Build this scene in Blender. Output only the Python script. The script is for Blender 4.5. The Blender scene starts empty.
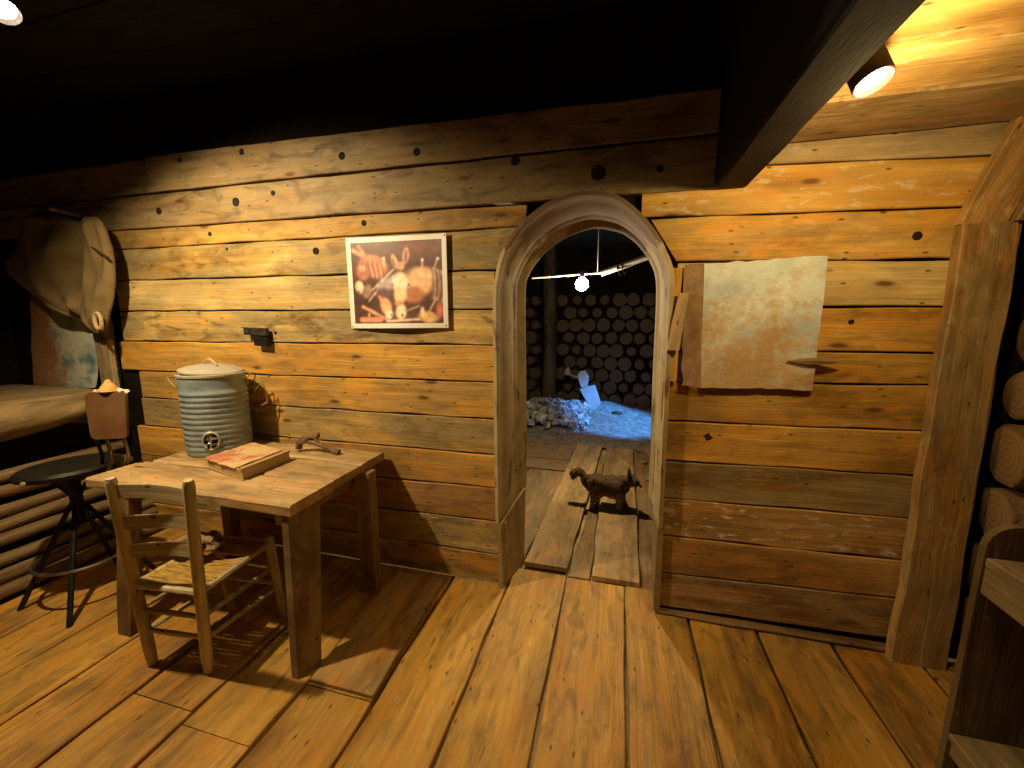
import bpy, bmesh, math, random
from mathutils import Vector, Matrix, noise
R = random.Random(7)
COL = bpy.context.scene.collection
V = Vector
PI = math.pi

# ------------------------------------------------------------------ camera
F = 400.0; CH = 1.55
yaw = math.atan2(105, F); pit = math.atan2(64, F)
FW = V((-math.sin(yaw)*math.cos(pit), math.cos(yaw)*math.cos(pit), -math.sin(pit)))
RT = V((math.cos(yaw), math.sin(yaw), 0)); UP = RT.cross(FW)
CP = V((0, 0, CH))
def on(x, y, ax, v):
    """point where the sight line of pixel (x, y) meets the plane coordinate[ax] = v"""
    d = FW + RT*((x-512)/F) - UP*((y-384)/F)
    return CP + d*((v-CP[ax])/d[ax])
cam = bpy.data.cameras.new('camera'); cam.sensor_width = 36; cam.lens = F*36/1024; cam.clip_start = .02
co = bpy.data.objects.new('camera', cam); COL.objects.link(co)
co.matrix_world = Matrix.Translation(CP) @ Matrix((RT, UP, -FW)).transposed().to_4x4()
sc = bpy.context.scene; sc.camera = co
sc.view_settings.view_transform = 'Standard'; sc.view_settings.look = 'None'
sc.view_settings.exposure = 0.0; sc.view_settings.gamma = 1; sc.view_settings.use_curve_mapping = False

# ------------------------------------------------------------------ materials
def newmat(name):
    m = bpy.data.materials.new(name); m.use_nodes = True
    nt = m.node_tree; b = nt.nodes['Principled BSDF']
    return m, nt, b
def N(nt, typ, **kw):
    n = nt.nodes.new(typ)
    for k, v in kw.items(): setattr(n, k, v)
    return n
def ramp(nt, src, stops, L=None):
    r = N(nt, 'ShaderNodeValToRGB'); nt.links.new(src, r.inputs[0])
    el = r.color_ramp.elements
    while len(el) < len(stops): el.new(.5)
    for e, (p, c) in zip(el, stops):
        e.position = p
        e.color = (c, c, c, 1) if isinstance(c, (int, float)) else (*c, 1)
    return r.outputs[0]
def mix(nt, fac, a, b, mode='MIX'):
    m = N(nt, 'ShaderNodeMix', data_type='RGBA', blend_type=mode)
    for s, i in ((fac, 0), (a, 6), (b, 7)):
        if hasattr(s, 'links') or hasattr(s, 'is_output'): nt.links.new(s, m.inputs[i])
        elif i == 0: m.inputs[0].default_value = s
        else: m.inputs[i].default_value = (*s, 1)
    return m.outputs[2]
def mth(nt, op, a, b=0.0):
    m = N(nt, 'ShaderNodeMath', operation=op)
    for i, s in enumerate((a, b)):
        if isinstance(s, (int, float)): m.inputs[i].default_value = s
        else: nt.links.new(s, m.inputs[i])
    return m.outputs[0]
def noise_n(nt, vec, scale, detail=4, rough=.55, sx=(1, 1, 1), dist=0):
    mp = N(nt, 'ShaderNodeMapping'); nt.links.new(vec, mp.inputs[0]); mp.inputs['Scale'].default_value = sx
    n = N(nt, 'ShaderNodeTexNoise'); nt.links.new(mp.outputs[0], n.inputs[0])
    n.inputs['Scale'].default_value = scale; n.inputs['Detail'].default_value = detail
    n.inputs['Roughness'].default_value = rough; n.inputs['Distortion'].default_value = dist
    return n.outputs[0]
def bump(nt, b, h, s=.3, d=.01):
    bp = N(nt, 'ShaderNodeBump'); bp.inputs['Strength'].default_value = s; bp.inputs['Distance'].default_value = d
    nt.links.new(h, bp.inputs['Height']); nt.links.new(bp.outputs[0], b.inputs['Normal'])

def wood_mat(name, rough=.6, bs=.5, knots=1.0, contrast=1.0):
    """every board carries its own colour (tone), grain coordinates (bc) and wear (wear: grey, paint, stain)"""
    m, nt, b = newmat(name)
    tone = N(nt, 'ShaderNodeAttribute', attribute_name='tone').outputs['Color']
    bc = N(nt, 'ShaderNodeAttribute', attribute_name='bc').outputs['Vector']
    wr = N(nt, 'ShaderNodeAttribute', attribute_name='wear').outputs['Vector']
    sp = N(nt, 'ShaderNodeSeparateXYZ'); nt.links.new(wr, sp.inputs[0])
    g1 = noise_n(nt, bc, 1, 5, .6, (1.3, 22, 22), .6)
    g2 = noise_n(nt, bc, 1, 4, .6, (5, 130, 130))
    p1 = noise_n(nt, bc, 1, 5, .55, (2.2, 6.5, 6.5), .5)
    p2 = noise_n(nt, bc, 1, 6, .6, (5, 12, 12), .8)
    p3 = noise_n(nt, bc, 1, 6, .65, (11, 26, 26), .3)
    c = mix(nt, ramp(nt, g1, [(.33, .0), (.62, 1)]), mixc := tone, tone)
    dark = mix(nt, 1.0, tone, (.70, .62, .50), 'MULTIPLY')
    lite = mix(nt, 1.0, tone, (1.18, 1.20, 1.28), 'MULTIPLY')
    c = mix(nt, ramp(nt, g1, [(.30, 0), (.66, 1)]), dark, lite)
    c = mix(nt, mth(nt, 'MULTIPLY', ramp(nt, g2, [(.35, 1), (.55, 0)]), .20*contrast), c, (.12, .065, .025))
    lo_ = noise_n(nt, bc, 1, 3, .5, (1.1, 3.2, 3.2), .4)
    c = mix(nt, 1.0, c, ramp(nt, lo_, [(.34, (.56, .50, .42)), (.62, (1.25, 1.27, 1.32))]), 'MULTIPLY')
    # orange varnish tongues
    c = mix(nt, mth(nt, 'MULTIPLY', ramp(nt, p2, [(.50, 0), (.60, .55)]), 1), c, mix(nt, 1.0, tone, (1.12, .86, .55), 'MULTIPLY'))
    # weathered grey patches
    gw = mth(nt, 'MULTIPLY', ramp(nt, p1, [(.42, 0), (.54, 1)]), sp.outputs[0])
    c = mix(nt, gw, c, mix(nt, g1, (.19, .145, .07), (.44, .34, .16)))
    # dirty brown stain
    st = mth(nt, 'MULTIPLY', ramp(nt, p2, [(.34, 1), (.50, 0)]), sp.outputs[2])
    c = mix(nt, st, c, (.085, .048, .02))
    # paint remains
    pa = mth(nt, 'MULTIPLY', ramp(nt, p3, [(.56, 0), (.61, 1)]), sp.outputs[1])
    c = mix(nt, pa, c, (.62, .55, .40))
    # knots
    mp = N(nt, 'ShaderNodeMapping'); nt.links.new(bc, mp.inputs[0]); mp.inputs['Scale'].default_value = (1.5, 4.3, .0)
    vo = N(nt, 'ShaderNodeTexVoronoi'); vo.voronoi_dimensions = '2D'; nt.links.new(mp.outputs[0], vo.inputs[0]); vo.inputs['Scale'].default_value = 1
    cs = N(nt, 'ShaderNodeSeparateColor'); nt.links.new(vo.outputs['Color'], cs.inputs[0])
    kk = mth(nt, 'MULTIPLY', ramp(nt, vo.outputs['Distance'], [(.03, 1), (.07, 0)]), mth(nt, 'GREATER_THAN', cs.outputs[0], .62))
    kk = mth(nt, 'MULTIPLY', kk, knots*.85)
    ring = mth(nt, 'MULTIPLY', ramp(nt, vo.outputs['Distance'], [(.05, .55), (.13, 0)]), mth(nt, 'GREATER_THAN', cs.outputs[0], .62))
    c = mix(nt, mth(nt, 'MULTIPLY', ring, knots*.6), c, (.30, .13, .035))
    c = mix(nt, kk, c, (.10, .04, .015))
    mp = N(nt, 'ShaderNodeMapping'); nt.links.new(bc, mp.inputs[0]); mp.inputs['Scale'].default_value = (7, 17, .0)
    v2 = N(nt, 'ShaderNodeTexVoronoi'); v2.voronoi_dimensions = '2D'; nt.links.new(mp.outputs[0], v2.inputs[0]); v2.inputs['Scale'].default_value = 1
    c2 = N(nt, 'ShaderNodeSeparateColor'); nt.links.new(v2.outputs['Color'], c2.inputs[0])
    c = mix(nt, mth(nt, 'MULTIPLY', ramp(nt, v2.outputs['Distance'], [(.05, .8), (.10, 0)]), mth(nt, 'GREATER_THAN', c2.outputs[0], .82)), c, (.05, .028, .012))
    c = mix(nt, mth(nt, 'MULTIPLY', ramp(nt, p3, [(.62, 0), (.68, .30)]), 1), c, (.66, .50, .25))
    c = mix(nt, mth(nt, 'MULTIPLY', ramp(nt, p3, [(.30, .55), (.37, 0)]), 1), c, (.11, .065, .028))
    nt.links.new(c, b.inputs['Base Color'])
    b.inputs['Roughness'].default_value = rough
    b.inputs['Specular IOR Level'].default_value = .35
    h = mth(nt, 'ADD', mth(nt, 'MULTIPLY', g1, 1.0), mth(nt, 'ADD', mth(nt, 'MULTIPLY', g2, .35), mth(nt, 'MULTIPLY', p3, .5)))
    bump(nt, b, h, bs, .012)
    return m
def mat(name, c1, c2=None, scale=8, rough=.6, metal=0, bs=.2, bd=.005, lo=.35, hi=.65, sx=(1, 1, 1), spec=.4, det=6):
    m, nt, b = newmat(name)
    tc = N(nt, 'ShaderNodeTexCoord').outputs['Object']
    n = noise_n(nt, tc, scale, det, .6, sx, .2)
    nt.links.new(ramp(nt, n, [(lo, c1), (hi, c2 or c1)]), b.inputs['Base Color'])
    b.inputs['Roughness'].default_value = rough; b.inputs['Metallic'].default_value = metal
    b.inputs['Specular IOR Level'].default_value = spec
    if bs: bump(nt, b, noise_n(nt, tc, scale*3, 6, .6, sx), bs, bd)
    return m
def emit(name, col, s):
    m, nt, b = newmat(name)
    b.inputs['Base Color'].default_value = (*col, 1)
    b.inputs['Emission Color'].default_value = (*col, 1); b.inputs['Emission Strength'].default_value = s
    return m
WOOD = wood_mat('weathered_pine')
FLOORW = wood_mat('floor_pine', .5, .55, .35, 1.2)
DARKW = wood_mat('plain_wood', .7, .5, .3)
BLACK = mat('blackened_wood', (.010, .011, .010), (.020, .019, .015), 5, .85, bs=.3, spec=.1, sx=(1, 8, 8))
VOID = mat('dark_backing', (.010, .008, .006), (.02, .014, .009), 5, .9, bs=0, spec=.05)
BROWNB = mat('dark_beam_wood', (.012, .007, .005), (.024, .014, .008), 6, .9, sx=(8, 1, 8))
IRON = mat('black_iron', (.012, .012, .012), (.03, .026, .022), 20, .5, .6, bs=.1)
STEEL = mat('worn_steel', (.10, .09, .08), (.32, .29, .25), 14, .38, .9, bs=.1)
CHROME = mat('polished_chrome', (.75, .73, .7), (.85, .84, .8), 14, .12, 1, bs=0)
RUST = mat('rusty_iron', (.10, .055, .03), (.30, .19, .12), 25, .7, .3, bs=.4)

# ------------------------------------------------------------------ mesh builder
class MB:
    def __init__(s): s.v = []; s.f = []; s.tone = []; s.bc = []; s.wear = []; s.mi = []
    def face(s, idx, bcs=None, tone=(.5, .4, .2), wear=(0, 0, 0), mi=0):
        s.f.append(idx); s.mi.append(mi)
        for k, i in enumerate(idx):
            s.tone.append(tone); s.wear.append(wear); s.bc.append(bcs[k] if bcs else tuple(s.v[i]))
    def loft(s, rings, bcr, tone, wear, cap=True, closed=True, mi=0):
        """rings: list of point lists of equal length"""
        base = []
        for r in rings:
            base.append(len(s.v)); s.v += [V(p) for p in r]
        m = len(rings[0])
        for k in range(len(rings)-1):
            a, b = base[k], base[k+1]
            for j in range(m if closed else m-1):
                j2 = (j+1) % m
                s.face((a+j, a+j2, b+j2, b+j), (bcr[k][j], bcr[k][j2], bcr[k+1][j2], bcr[k+1][j]), tone, wear, mi)
        if cap:
            s.face(tuple(base[0]+j for j in reversed(range(m))), [bcr[0][j] for j in reversed(range(m))], tone, wear, mi)
            s.face(tuple(base[-1]+j for j in range(m)), [bcr[-1][j] for j in range(m)], tone, wear, mi)
    def board(s, A, B, W, T, tone=(.5, .35, .15), wear=(.3, 0, .2), n=None, wob=.004, W2=None, bev=.004, mi=0):
        """board from A to B (centre line of its back), W = half-width vector, T = thickness vector"""
        A, B, W, T = V(A), V(B), V(W), V(T); W2 = V(W2) if W2 else W
        L = (B-A).length; n = n or max(1, int(L/.09)); off = V((R.random()*50, R.random()*50, R.random()*50))
        rings = []; bcr = []; ph = R.random()*100
        for k in range(n+1):
            t = k/n; C = A.lerp(B, t); w = W.lerp(W2, t)
            e1 = wob*noise.noise(V((t*L*4, ph, 0)))*2; e2 = wob*noise.noise(V((t*L*4, ph, 9)))*2; e3 = wob*noise.noise(V((t*L*3, ph, 19)))
            wl = w.length; wn = w/wl; tn = T.normalized(); tl = T.length; b_ = min(bev, tl*.4, wl*.4)
            lo = C - wn*(wl+e1); hi = C + wn*(wl+e2); top = tn*(tl+e3)
            rings.append([lo, hi, hi+top-tn*b_, hi+top-wn*b_, lo+top+wn*b_, lo+top-tn*b_])
            x = t*L
            bcr.append([tuple(V(q)+off) for q in ((x, -wl, 0), (x, wl, 0), (x, wl, tl), (x, wl, tl), (x, -wl, tl), (x, -wl, tl))])
        s.loft(rings, bcr, tone, wear, mi=mi)
    def tube(s, pts, rad, seg=10, tone=(.4, .3, .2), wear=(.2, 0, .2), cap=True, mi=0, jit=0, up=None):
        pts = [V(p) for p in pts]; n = len(pts)
        if not isinstance(rad, (list, tuple)): rad = [rad]*n
        off = V((R.random()*50, R.random()*50, R.random()*50)); x = 0; rings = []; bcr = []
        t0 = (pts[1]-pts[0]).normalized(); u = t0.orthogonal().normalized() if up is None else V(up)
        for k in range(n):
            t = (pts[min(k+1, n-1)]-pts[max(k-1, 0)]).normalized()
            u = (u - t*u.dot(t)).normalized(); w = t.cross(u)
            if k: x += (pts[k]-pts[k-1]).length
            ring = []; bb = []
            for j in range(seg):
                a = 2*PI*j/seg; r = rad[k]
                if jit: r *= 1+jit*noise.noise(V((math.cos(a)*1.4, math.sin(a)*1.4, x*3))+off)
                ring.append(pts[k]+(u*math.cos(a)+w*math.sin(a))*r); bb.append(tuple(V((x, r*a, 0))+off))
            rings.append(ring); bcr.append(bb)
        s.loft(rings, bcr, tone, wear, cap, mi=mi)
    def lathe(s, C, prof, seg=32, mi=0, ax=None, tone=(.5, .5, .5), sy=1):
        """prof: (radius, height) list around vertical axis at C"""
        C = V(C); rot = V((0, 0, 1)).rotation_difference(V(ax)) if ax else None
        rings = []
        for r, z in prof:
            ring = [V((r*math.cos(2*PI*j/seg), r*sy*math.sin(2*PI*j/seg), z)) for j in range(seg)]
            if rot: ring = [rot @ p for p in ring]
            rings.append([C+p for p in ring])
        s.loft(rings, [[tuple(p) for p in r] for r in rings], tone, (0, 0, 0), mi=mi)
    def blob(s, C, r, tone=(.4, .4, .4), sub=1, jit=.25, sc=(1, 1, 1), mi=0, rot=0):
        bm = bmesh.new(); bmesh.ops.create_icosphere(bm, subdivisions=sub, radius=1)
        o = len(s.v); ph = V((R.random()*99, R.random()*99, 0)); M = Matrix.Rotation(rot, 3, 'Z')
        for v in bm.verts:
            p = v.co*(1+jit*noise.noise(v.co*1.3+ph)*2)
            s.v.append(V(C)+M@V((p.x*sc[0], p.y*sc[1], p.z*sc[2]))*r)
        for f in bm.faces: s.face(tuple(o+v.index for v in f.verts), None, tone, (0, 0, 0), mi)
        bm.free()
    def build(s, name, mats, parent=None, smooth=False, local=False):
        off = V((0, 0, 0)) if local or parent is None else wloc(parent)
        pts = s.v
        org = V((0, 0, 0))
        me = bpy.data.meshes.new(name)
        me.from_pydata([tuple(p-off-org) for p in pts], [], s.f)
        for m in (mats if isinstance(mats, (list, tuple)) else [mats]): me.materials.append(m)
        me.polygons.foreach_set('material_index', s.mi)
        a = me.attributes.new('tone', 'FLOAT_COLOR', 'CORNER'); a.data.foreach_set('color', [c for t in s.tone for c in (*t[:3], 1)])
        a = me.attributes.new('bc', 'FLOAT_VECTOR', 'CORNER'); a.data.foreach_set('vector', [c for t in s.bc for c in t])
        a = me.attributes.new('wear', 'FLOAT_VECTOR', 'CORNER'); a.data.foreach_set('vector', [c for t in s.wear for c in t])
        if smooth:
            me.polygons.foreach_set('use_smooth', [True]*len(me.polygons))
            if smooth != 'all':
                me.update()
                bm = bmesh.new(); bm.from_mesh(me)
                for e in bm.edges:
                    if len(e.link_faces) == 2 and e.calc_face_angle(0) > .7: e.smooth = False
                bm.to_mesh(me); bm.free()
        me.update()
        o = bpy.data.objects.new(name, me); COL.objects.link(o)
        if parent is not None: o.parent = parent
        return o
def wloc(o):
    l = V((0, 0, 0))
    while o is not None: l = l + o.location; o = o.parent
    return l
def tag(o, label=None, cat=None, group=None, kind=None):
    if label: o['label'] = label
    if cat: o['category'] = cat
    if group: o['group'] = group
    if kind: o['kind'] = kind
    return o
def recentre(o):
    """move a lone mesh's origin to the base of its shape"""
    me = o.data; n = len(me.vertices)
    xs = [v.co for v in me.vertices]
    c = V((sum(p.x for p in xs)/n, sum(p.y for p in xs)/n, min(p.z for p in xs)))
    for v in me.vertices: v.co -= c
    o.location = c
    return o
def empty(name, loc, rz=0, **kw):
    o = bpy.data.objects.new(name, None); COL.objects.link(o); o.location = loc; o.rotation_euler.z = rz
    o.empty_display_size = .1
    return tag(o, **kw) if kw else o
def struct(o): o['kind'] = 'structure'; return o

# tones (albedo of single boards)
ORG = (.62, .352, .062); TAN = (.56, .40, .13); PALE = (.62, .475, .20); GRY = (.36, .275, .15); BRN = (.36, .19, .065); DBR = (.20, .11, .045)
def vary(t, a=.1):
    k = 1+R.uniform(-a, a); return (t[0]*k, t[1]*k*(1+R.uniform(-.04, .04)), t[2]*k)
WY = 2.07

# ------------------------------------------------------------------ back wall
wb = MB()
def wboard(x0, x1, zl0, zl1, zr0, zr1, tone, wear, y=WY, th=.022, gap=.004, s0=0, s1=0):
    """board on the back wall, bottom/top height at its left and right end"""
    a = V((x0, y+th, (zl0+zl1)/2)); b = V((x1, y+th, (zr0+zr1)/2))
    wb.board(a, b, (s0, 0, (zl1-zl0)/2-gap), (0, -th+R.uniform(-.003, .002), 0), vary(tone), wear, W2=(s1, 0, (zr1-zr0)/2-gap), wob=.0035)
sl = [(2.151, 2.126), (2.026, 2.017), (1.818, 1.808), (1.609, 1.608), (1.401, 1.417), (1.191, 1.213), (.996, 1.004), (.785, .798), (.560, .600), (.37, .395), (.185, .188), (.004, .004)]
tl = [(ORG, .5, 0, .4), (TAN, .9, 0, .5), (PALE, .45, 0, .1), (TAN, .85, .12, .7), (ORG, .25, .05, .25), (ORG, .5, 0, .3), (TAN, .75, .08, .4), (ORG, .3, 0, .2), (BRN, .2, 0, .5), (TAN, .8, .4, .5), (ORG, .4, 0, .5)]
xe = [-.47, -.55, -.64, -.64, -.635, -.64, -.645, -.62, -.62, -.58, -.59]
xs_ = [-3.42, -3.40, -3.40, -3.40, -3.46, -3.30, -3.32, -3.40, -3.40, -3.4, -3.4]
for i in range(11):
    t, *w = tl[i]; (l1, r1), (l0, r0) = sl[i], sl[i+1]
    wboard(xs_[i], xe[i], l0, l1, r0, r1, t, tuple(w), s1=.06 if i == 1 else 0)
# two wide header boards running above the arch, the upper one jointed
wboard(-4.9, .515, 2.153, 2.350, 2.122, 2.346, (.40, .30, .155), (.5, 0, .6), WY-.02, .042)
wboard(-2.94, .515, 2.354, 2.575, 2.350, 2.53, (.36, .27, .14), (.5, 0, .6), WY-.02, .042)
wboard(-4.9, -2.945, 2.354, 2.56, 2.354, 2.565, (.24, .18, .09), (.5, 0, .6), WY-.015, .03)
# right of the arch
sr = [(2.335, 2.315), (2.23, 2.179), (2.02, 1.99), (1.819, 1.794), (1.612, 1.603), (1.402, 1.414), (1.253, 1.276), (1.051, 1.076), (.849, .872), (.646, .673), (.44, .466), (.225, .277), (.030, .063)]
tr = [(GRY, .6, .1, .3), (ORG, .25, .55, .1), (ORG, .35, .15, .25), (PALE, .4, 0, .1), (ORG, .1, 0, .45), (ORG, .1, 0, .2), (ORG, .2, 0, .1), (ORG, .15, 0, .25), ((.42, .27, .09), .7, 0, .3), ((.5, .29, .09), .3, .75, .3), ((.48, .26, .08), .1, 0, .2), (BRN, .5, .1, .6)]
xl = [.515, .085, .19, .26, .26, .26, .225, .245, .25, .25, .25, .25]
for i in range(12):
    t, *w = tr[i]; (l1, r1), (l0, r0) = sr[i], sr[i+1]
    x0 = xl[i]; x1 = 1.40; f = lambda l, r, x: l+(r-l)*(x-.2)/1.1
    wboard(x0, x1, f(l0, r0, x0), f(l1, r1, x0), f(l0, r0, x1), f(l1, r1, x1), t, tuple(w), th=.022 if i != 6 else .03, s0=-.062 if i == 2 else 0)
wb.board((.25, WY+.01, .008), (1.30, WY+.01, .012), (0, .035, 0), (0, 0, .012), DBR, (.3, 0, .5))
wall = struct(wb.build('wall_back', WOOD))

# arch outline (outer at the room face, inner at the far lip)
outer = [(-.609, 0.42), (-.612, .8), (-.614, 1.2), (-.614, 1.653), (-.602, 1.77), (-.565, 1.893), (-.485, 2.00), (-.40, 2.065), (-.317, 2.106), (-.178, 2.13), (-.047, 2.107), (.047, 2.04), (.127, 1.95), (.184, 1.854), (.218, 1.758), (.226, 1.6), (.23, 1.25), (.235, .825), (.24, .5)]
inner = [(-.545, 0.49), (-.548, .8), (-.552, 1.2), (-.558, 1.699), (-.538, 1.815), (-.466, 1.918), (-.413, 1.966), (-.35, 2.008), (-.28, 2.040), (-.15, 2.070), (-.02, 2.044), (.05, 2.006), (.11, 1.950), (.172, 1.86), (.203, 1.768), (.212, 1.6), (.215, 1.25), (.225, .80), (.228, .52)]
def dens(c, k=5):
    out = []
    n = len(c)
    for i in range(n-1):
        p0, p1, p2, p3 = (V(c[max(i-1, 0)]), V(c[i]), V(c[i+1]), V(c[min(i+2, n-1)]))
        for j in range(k):
            t = j/k
            out.append(.5*((2*p1)+(p2-p0)*t+(2*p0-5*p1+4*p2-p3)*t*t+(3*p1-p0-3*p2+p3)*t**3))
    return out+[V(c[-1])]
O, I = dens(outer), dens(inner)
# dark backing of the wall, with the doorway cut out of it
bk = MB()
def slab(x0, x1, z0, z1, y0, y1, m=bk):
    o = len(m.v)
    m.v += [V(p) for p in ((x0, y0, z0), (x1, y0, z0), (x1, y1, z0), (x0, y1, z0), (x0, y0, z1), (x1, y0, z1), (x1, y1, z1), (x0, y1, z1))]
    for f in ((3, 2, 1, 0), (4, 5, 6, 7), (0, 1, 5, 4), (1, 2, 6, 5), (2, 3, 7, 6), (3, 0, 4, 7)): m.face(tuple(o+i for i in f))
slab(-4.9, -.63, 0, 2.95, WY+.026, WY+.09)
slab(.26, 1.9, 0.0, 2.95, WY+.031, WY+.09)
slab(-.63, .26, 2.15, 2.95, WY+.031, WY+.09)
sel = [p for p in O if p.y > 1.6]; o0 = len(bk.v)
for p in sel:
    q = V((-.63 if p.x < -.19 else .26, p.y)) if p.y < 2.0 else V((p.x, 2.16))
    bk.v += [V((p.x, WY+.035, p.y)), V((q.x, WY+.035, q.y)), V((p.x, WY+.085, p.y)), V((q.x, WY+.085, q.y))]
for k in range(len(sel)-1):
    a = o0+4*k
    bk.face((a, a+4, a+5, a+1)); bk.face((a+2, a+3, a+7, a+6)); bk.face((a, a+2, a+6, a+4))
struct(bk.build('wall_back_lining', VOID))

# dark discs on the boards for bolt holes and knots
HOLE = mat('dark_hole', (.012, .007, .004), (.02, .012, .008), 30, .9, bs=0)
hw = [(180, 160, .017), (242, 152, .02), (342, 156, .021), (159, 211, .022), (236, 202, .026), (273, 193, .014), (417, 152, .023), (515, 161, .022), (598, 173, .034), (660, 169, .015)]
for x, y, r in hw:
    c = on(x, y, 1, 2.05); m = MB(); m.lathe(c+V((0, .012, 0)), [(r*.3, 0), (r, .0), (r, .0145), (r*.8, .016)], 12, ax=(0, -1, 0)); m.build('bolt_hole', HOLE, wall)
for x, y, r in [(316, 251, .021), (227, 249, .009), (364, 223, .016), (210, 234, .014), (276, 333, .014), (917, 236, .018), (851, 322, .012), (716, 266, .006)]:
    c = on(x, y, 1, 2.07); m = MB(); m.lathe(c+V((0, .012, 0)), [(r*.3, 0), (r, .0), (r, .0145), (r*.8, .016)], 12, ax=(0, -1, 0)); m.build('knot_hole', HOLE, wall)
m = MB(); c = on(708, 436, 1, 2.07)
m.blob(c, .02, sc=(1.5, .35, .9), jit=.6, sub=2); m.build('broken_knot', HOLE, wall)

# moulded arch
CREAM = mat('flaking_cream_paint', (.36, .28, .15), (.48, .385, .225), 7, .6, bs=.35, bd=.004)
nt = CREAM.node_tree; b = nt.nodes['Principled BSDF']; b.inputs['Specular IOR Level'].default_value = .06; b.inputs['Roughness'].default_value = .85; tc = N(nt, 'ShaderNodeTexCoord').outputs['Object']
src = b.inputs['Base Color'].links[0].from_socket
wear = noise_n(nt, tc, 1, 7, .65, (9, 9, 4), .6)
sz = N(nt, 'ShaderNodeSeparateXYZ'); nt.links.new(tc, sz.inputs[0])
th = mth(nt, 'MULTIPLY', ramp(nt, mth(nt, 'MULTIPLY', sz.outputs[2], .4), [(.74, 0), (.82, .30)]), 1)  # browner towards the top of the arch
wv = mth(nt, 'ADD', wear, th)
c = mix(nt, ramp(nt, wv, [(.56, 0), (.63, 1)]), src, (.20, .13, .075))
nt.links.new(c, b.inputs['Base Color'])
arch = empty('arched_door_frame', (-.19, 2.2, 0), label='cream-painted arched door frame with worn moulding around the passage opening', cat='door frame')
am = MB()
prof = [(-.06, .035, 0), (-.05, -.012, 0), (0, -.028, 0), (.10, -.028, 0), (.13, -.012, 0), (.18, -.004, .004), (.35, 0, .006), (.50, 0, .005), (.60, 0, .001), (.66, 0, .006), (.72, 0, .001), (.82, 0, .003), (.86, 0, .011), (1.0, 0, .012), (1.0, 0, -.02)]
rings = []
n = len(O)
for i in range(n):
    p, q = O[i], I[i]; tg = (O[min(i+1, n-1)]-O[max(i-1, 0)]).normalized(); nin = V((tg.y, -tg.x))
    ring = []
    for t, dy, b_ in prof:
        tt = max(t, 0); x = p.lerp(q, tt)
        if t < 0: x = p - nin*(-t*.45)
        x = x + nin*b_
        ring.append(V((x.x, 2.045+.36*tt+dy, x.y)))
    ring.append(V((q.x-nin.x*.03, 2.41, q.y-nin.y*.03))); ring.append(V((p.x-nin.x*.02, WY+.02, p.y-nin.y*.02)))
    rings.append(ring)
am.loft(rings, rings, (.5, .4, .3), (0, 0, 0))
am.v = [V(v) for v in am.v]
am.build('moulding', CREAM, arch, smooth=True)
# lower side boards of the opening
m = MB(); m.board((-.60, 2.045, .0), (-.548, 2.35, .0), (0, 0, .001), (0, 0, .001), n=1)
m = MB()
def quadslab(m, pts, th, tone, wear):
    """four corners (bottom near, bottom far, top far, top near) with thickness vector"""
    p = [V(q) for q in pts]; th = V(th); off = V((R.random()*20, R.random()*20, 0))
    L = (p[1]-p[0]).length; Hh = (p[3]-p[0]).length
    bc = [tuple(V(q)+off) for q in ((0, 0, 0), (0, L, 0), (Hh, L, 0), (Hh, 0, 0))]
    m.loft([p, [q+th for q in p]], [bc, bc], tone, wear)
quadslab(m, [(-.588, 2.035, .0), (-.528, 2.33, .0), (-.531, 2.36, .49), (-.598, 2.035, .40)], (-.025, 0, 0), (.42, .33, .19), (.6, .2, .2))
m.build('lower_side_board', WOOD, arch)
m = MB()
quadslab(m, [(.243, 2.045, .02), (.26, 2.40, .02), (.246, 2.40, .53), (.238, 2.045, .51)], (.03, 0, 0), (.33, .22, .09), (.4, 0, .5))
m.build('lower_side_board', WOOD, arch)

# ------------------------------------------------------------------ floor
fm = MB()
fx = [-4.6, -4.25, -3.92, -3.58, -3.24, -2.90, -2.57, -2.255, -1.915, -1.585, -1.243, -.912, -.572, -.240, .096, .417, .741, 1.066, 1.40, 1.75, 2.1]
for i in range(len(fx)-1):
    x0, x1 = fx[i]+.0075, fx[i+1]-.0075
    segs = {5: [(-2.6, 1.9)], 8: [(-2.6, 1.0), (1.006, 2.06)], 9: [(-2.6, .95), (.956, 2.06)], 10: [(-2.6, 1.22), (1.226, 2.06)]}.get(i, [(-2.6, 2.06 if not 11 < i < 15 else 2.24)])
    for a, bb in segs:
        tone = vary((.50, .275, .045), .12); bb += R.uniform(0, .01)
        if i in (11, 12): tone = (.52, .30, .05)
        hz = -.002*R.random()
        fm.board(((x0+x1)/2, bb, -.04), ((x0+x1)/2, a, -.04), ((x1-x0)/2, 0, 0), (0, 0, .04+hz), tone, (.18, 0, .45), n=int((bb-a)/.08), wob=.005)
slab(-4.9, 2.1, -.09, -.045, -2.6, 2.3, fm)
struct(fm.build('floor', FLOORW))
m = MB(); m.board((-1.075, 1.235, .0), (-1.10, 2.0, .0), (.155, 0, 0), (0, 0, .017), (.56, .33, .10), (.45, 0, .2), wob=.006)
tag(recentre(m.build('loose_floorboard', FLOORW)), 'short raised floorboard lying half in the table shadow right of the table leg', 'floorboard')

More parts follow.
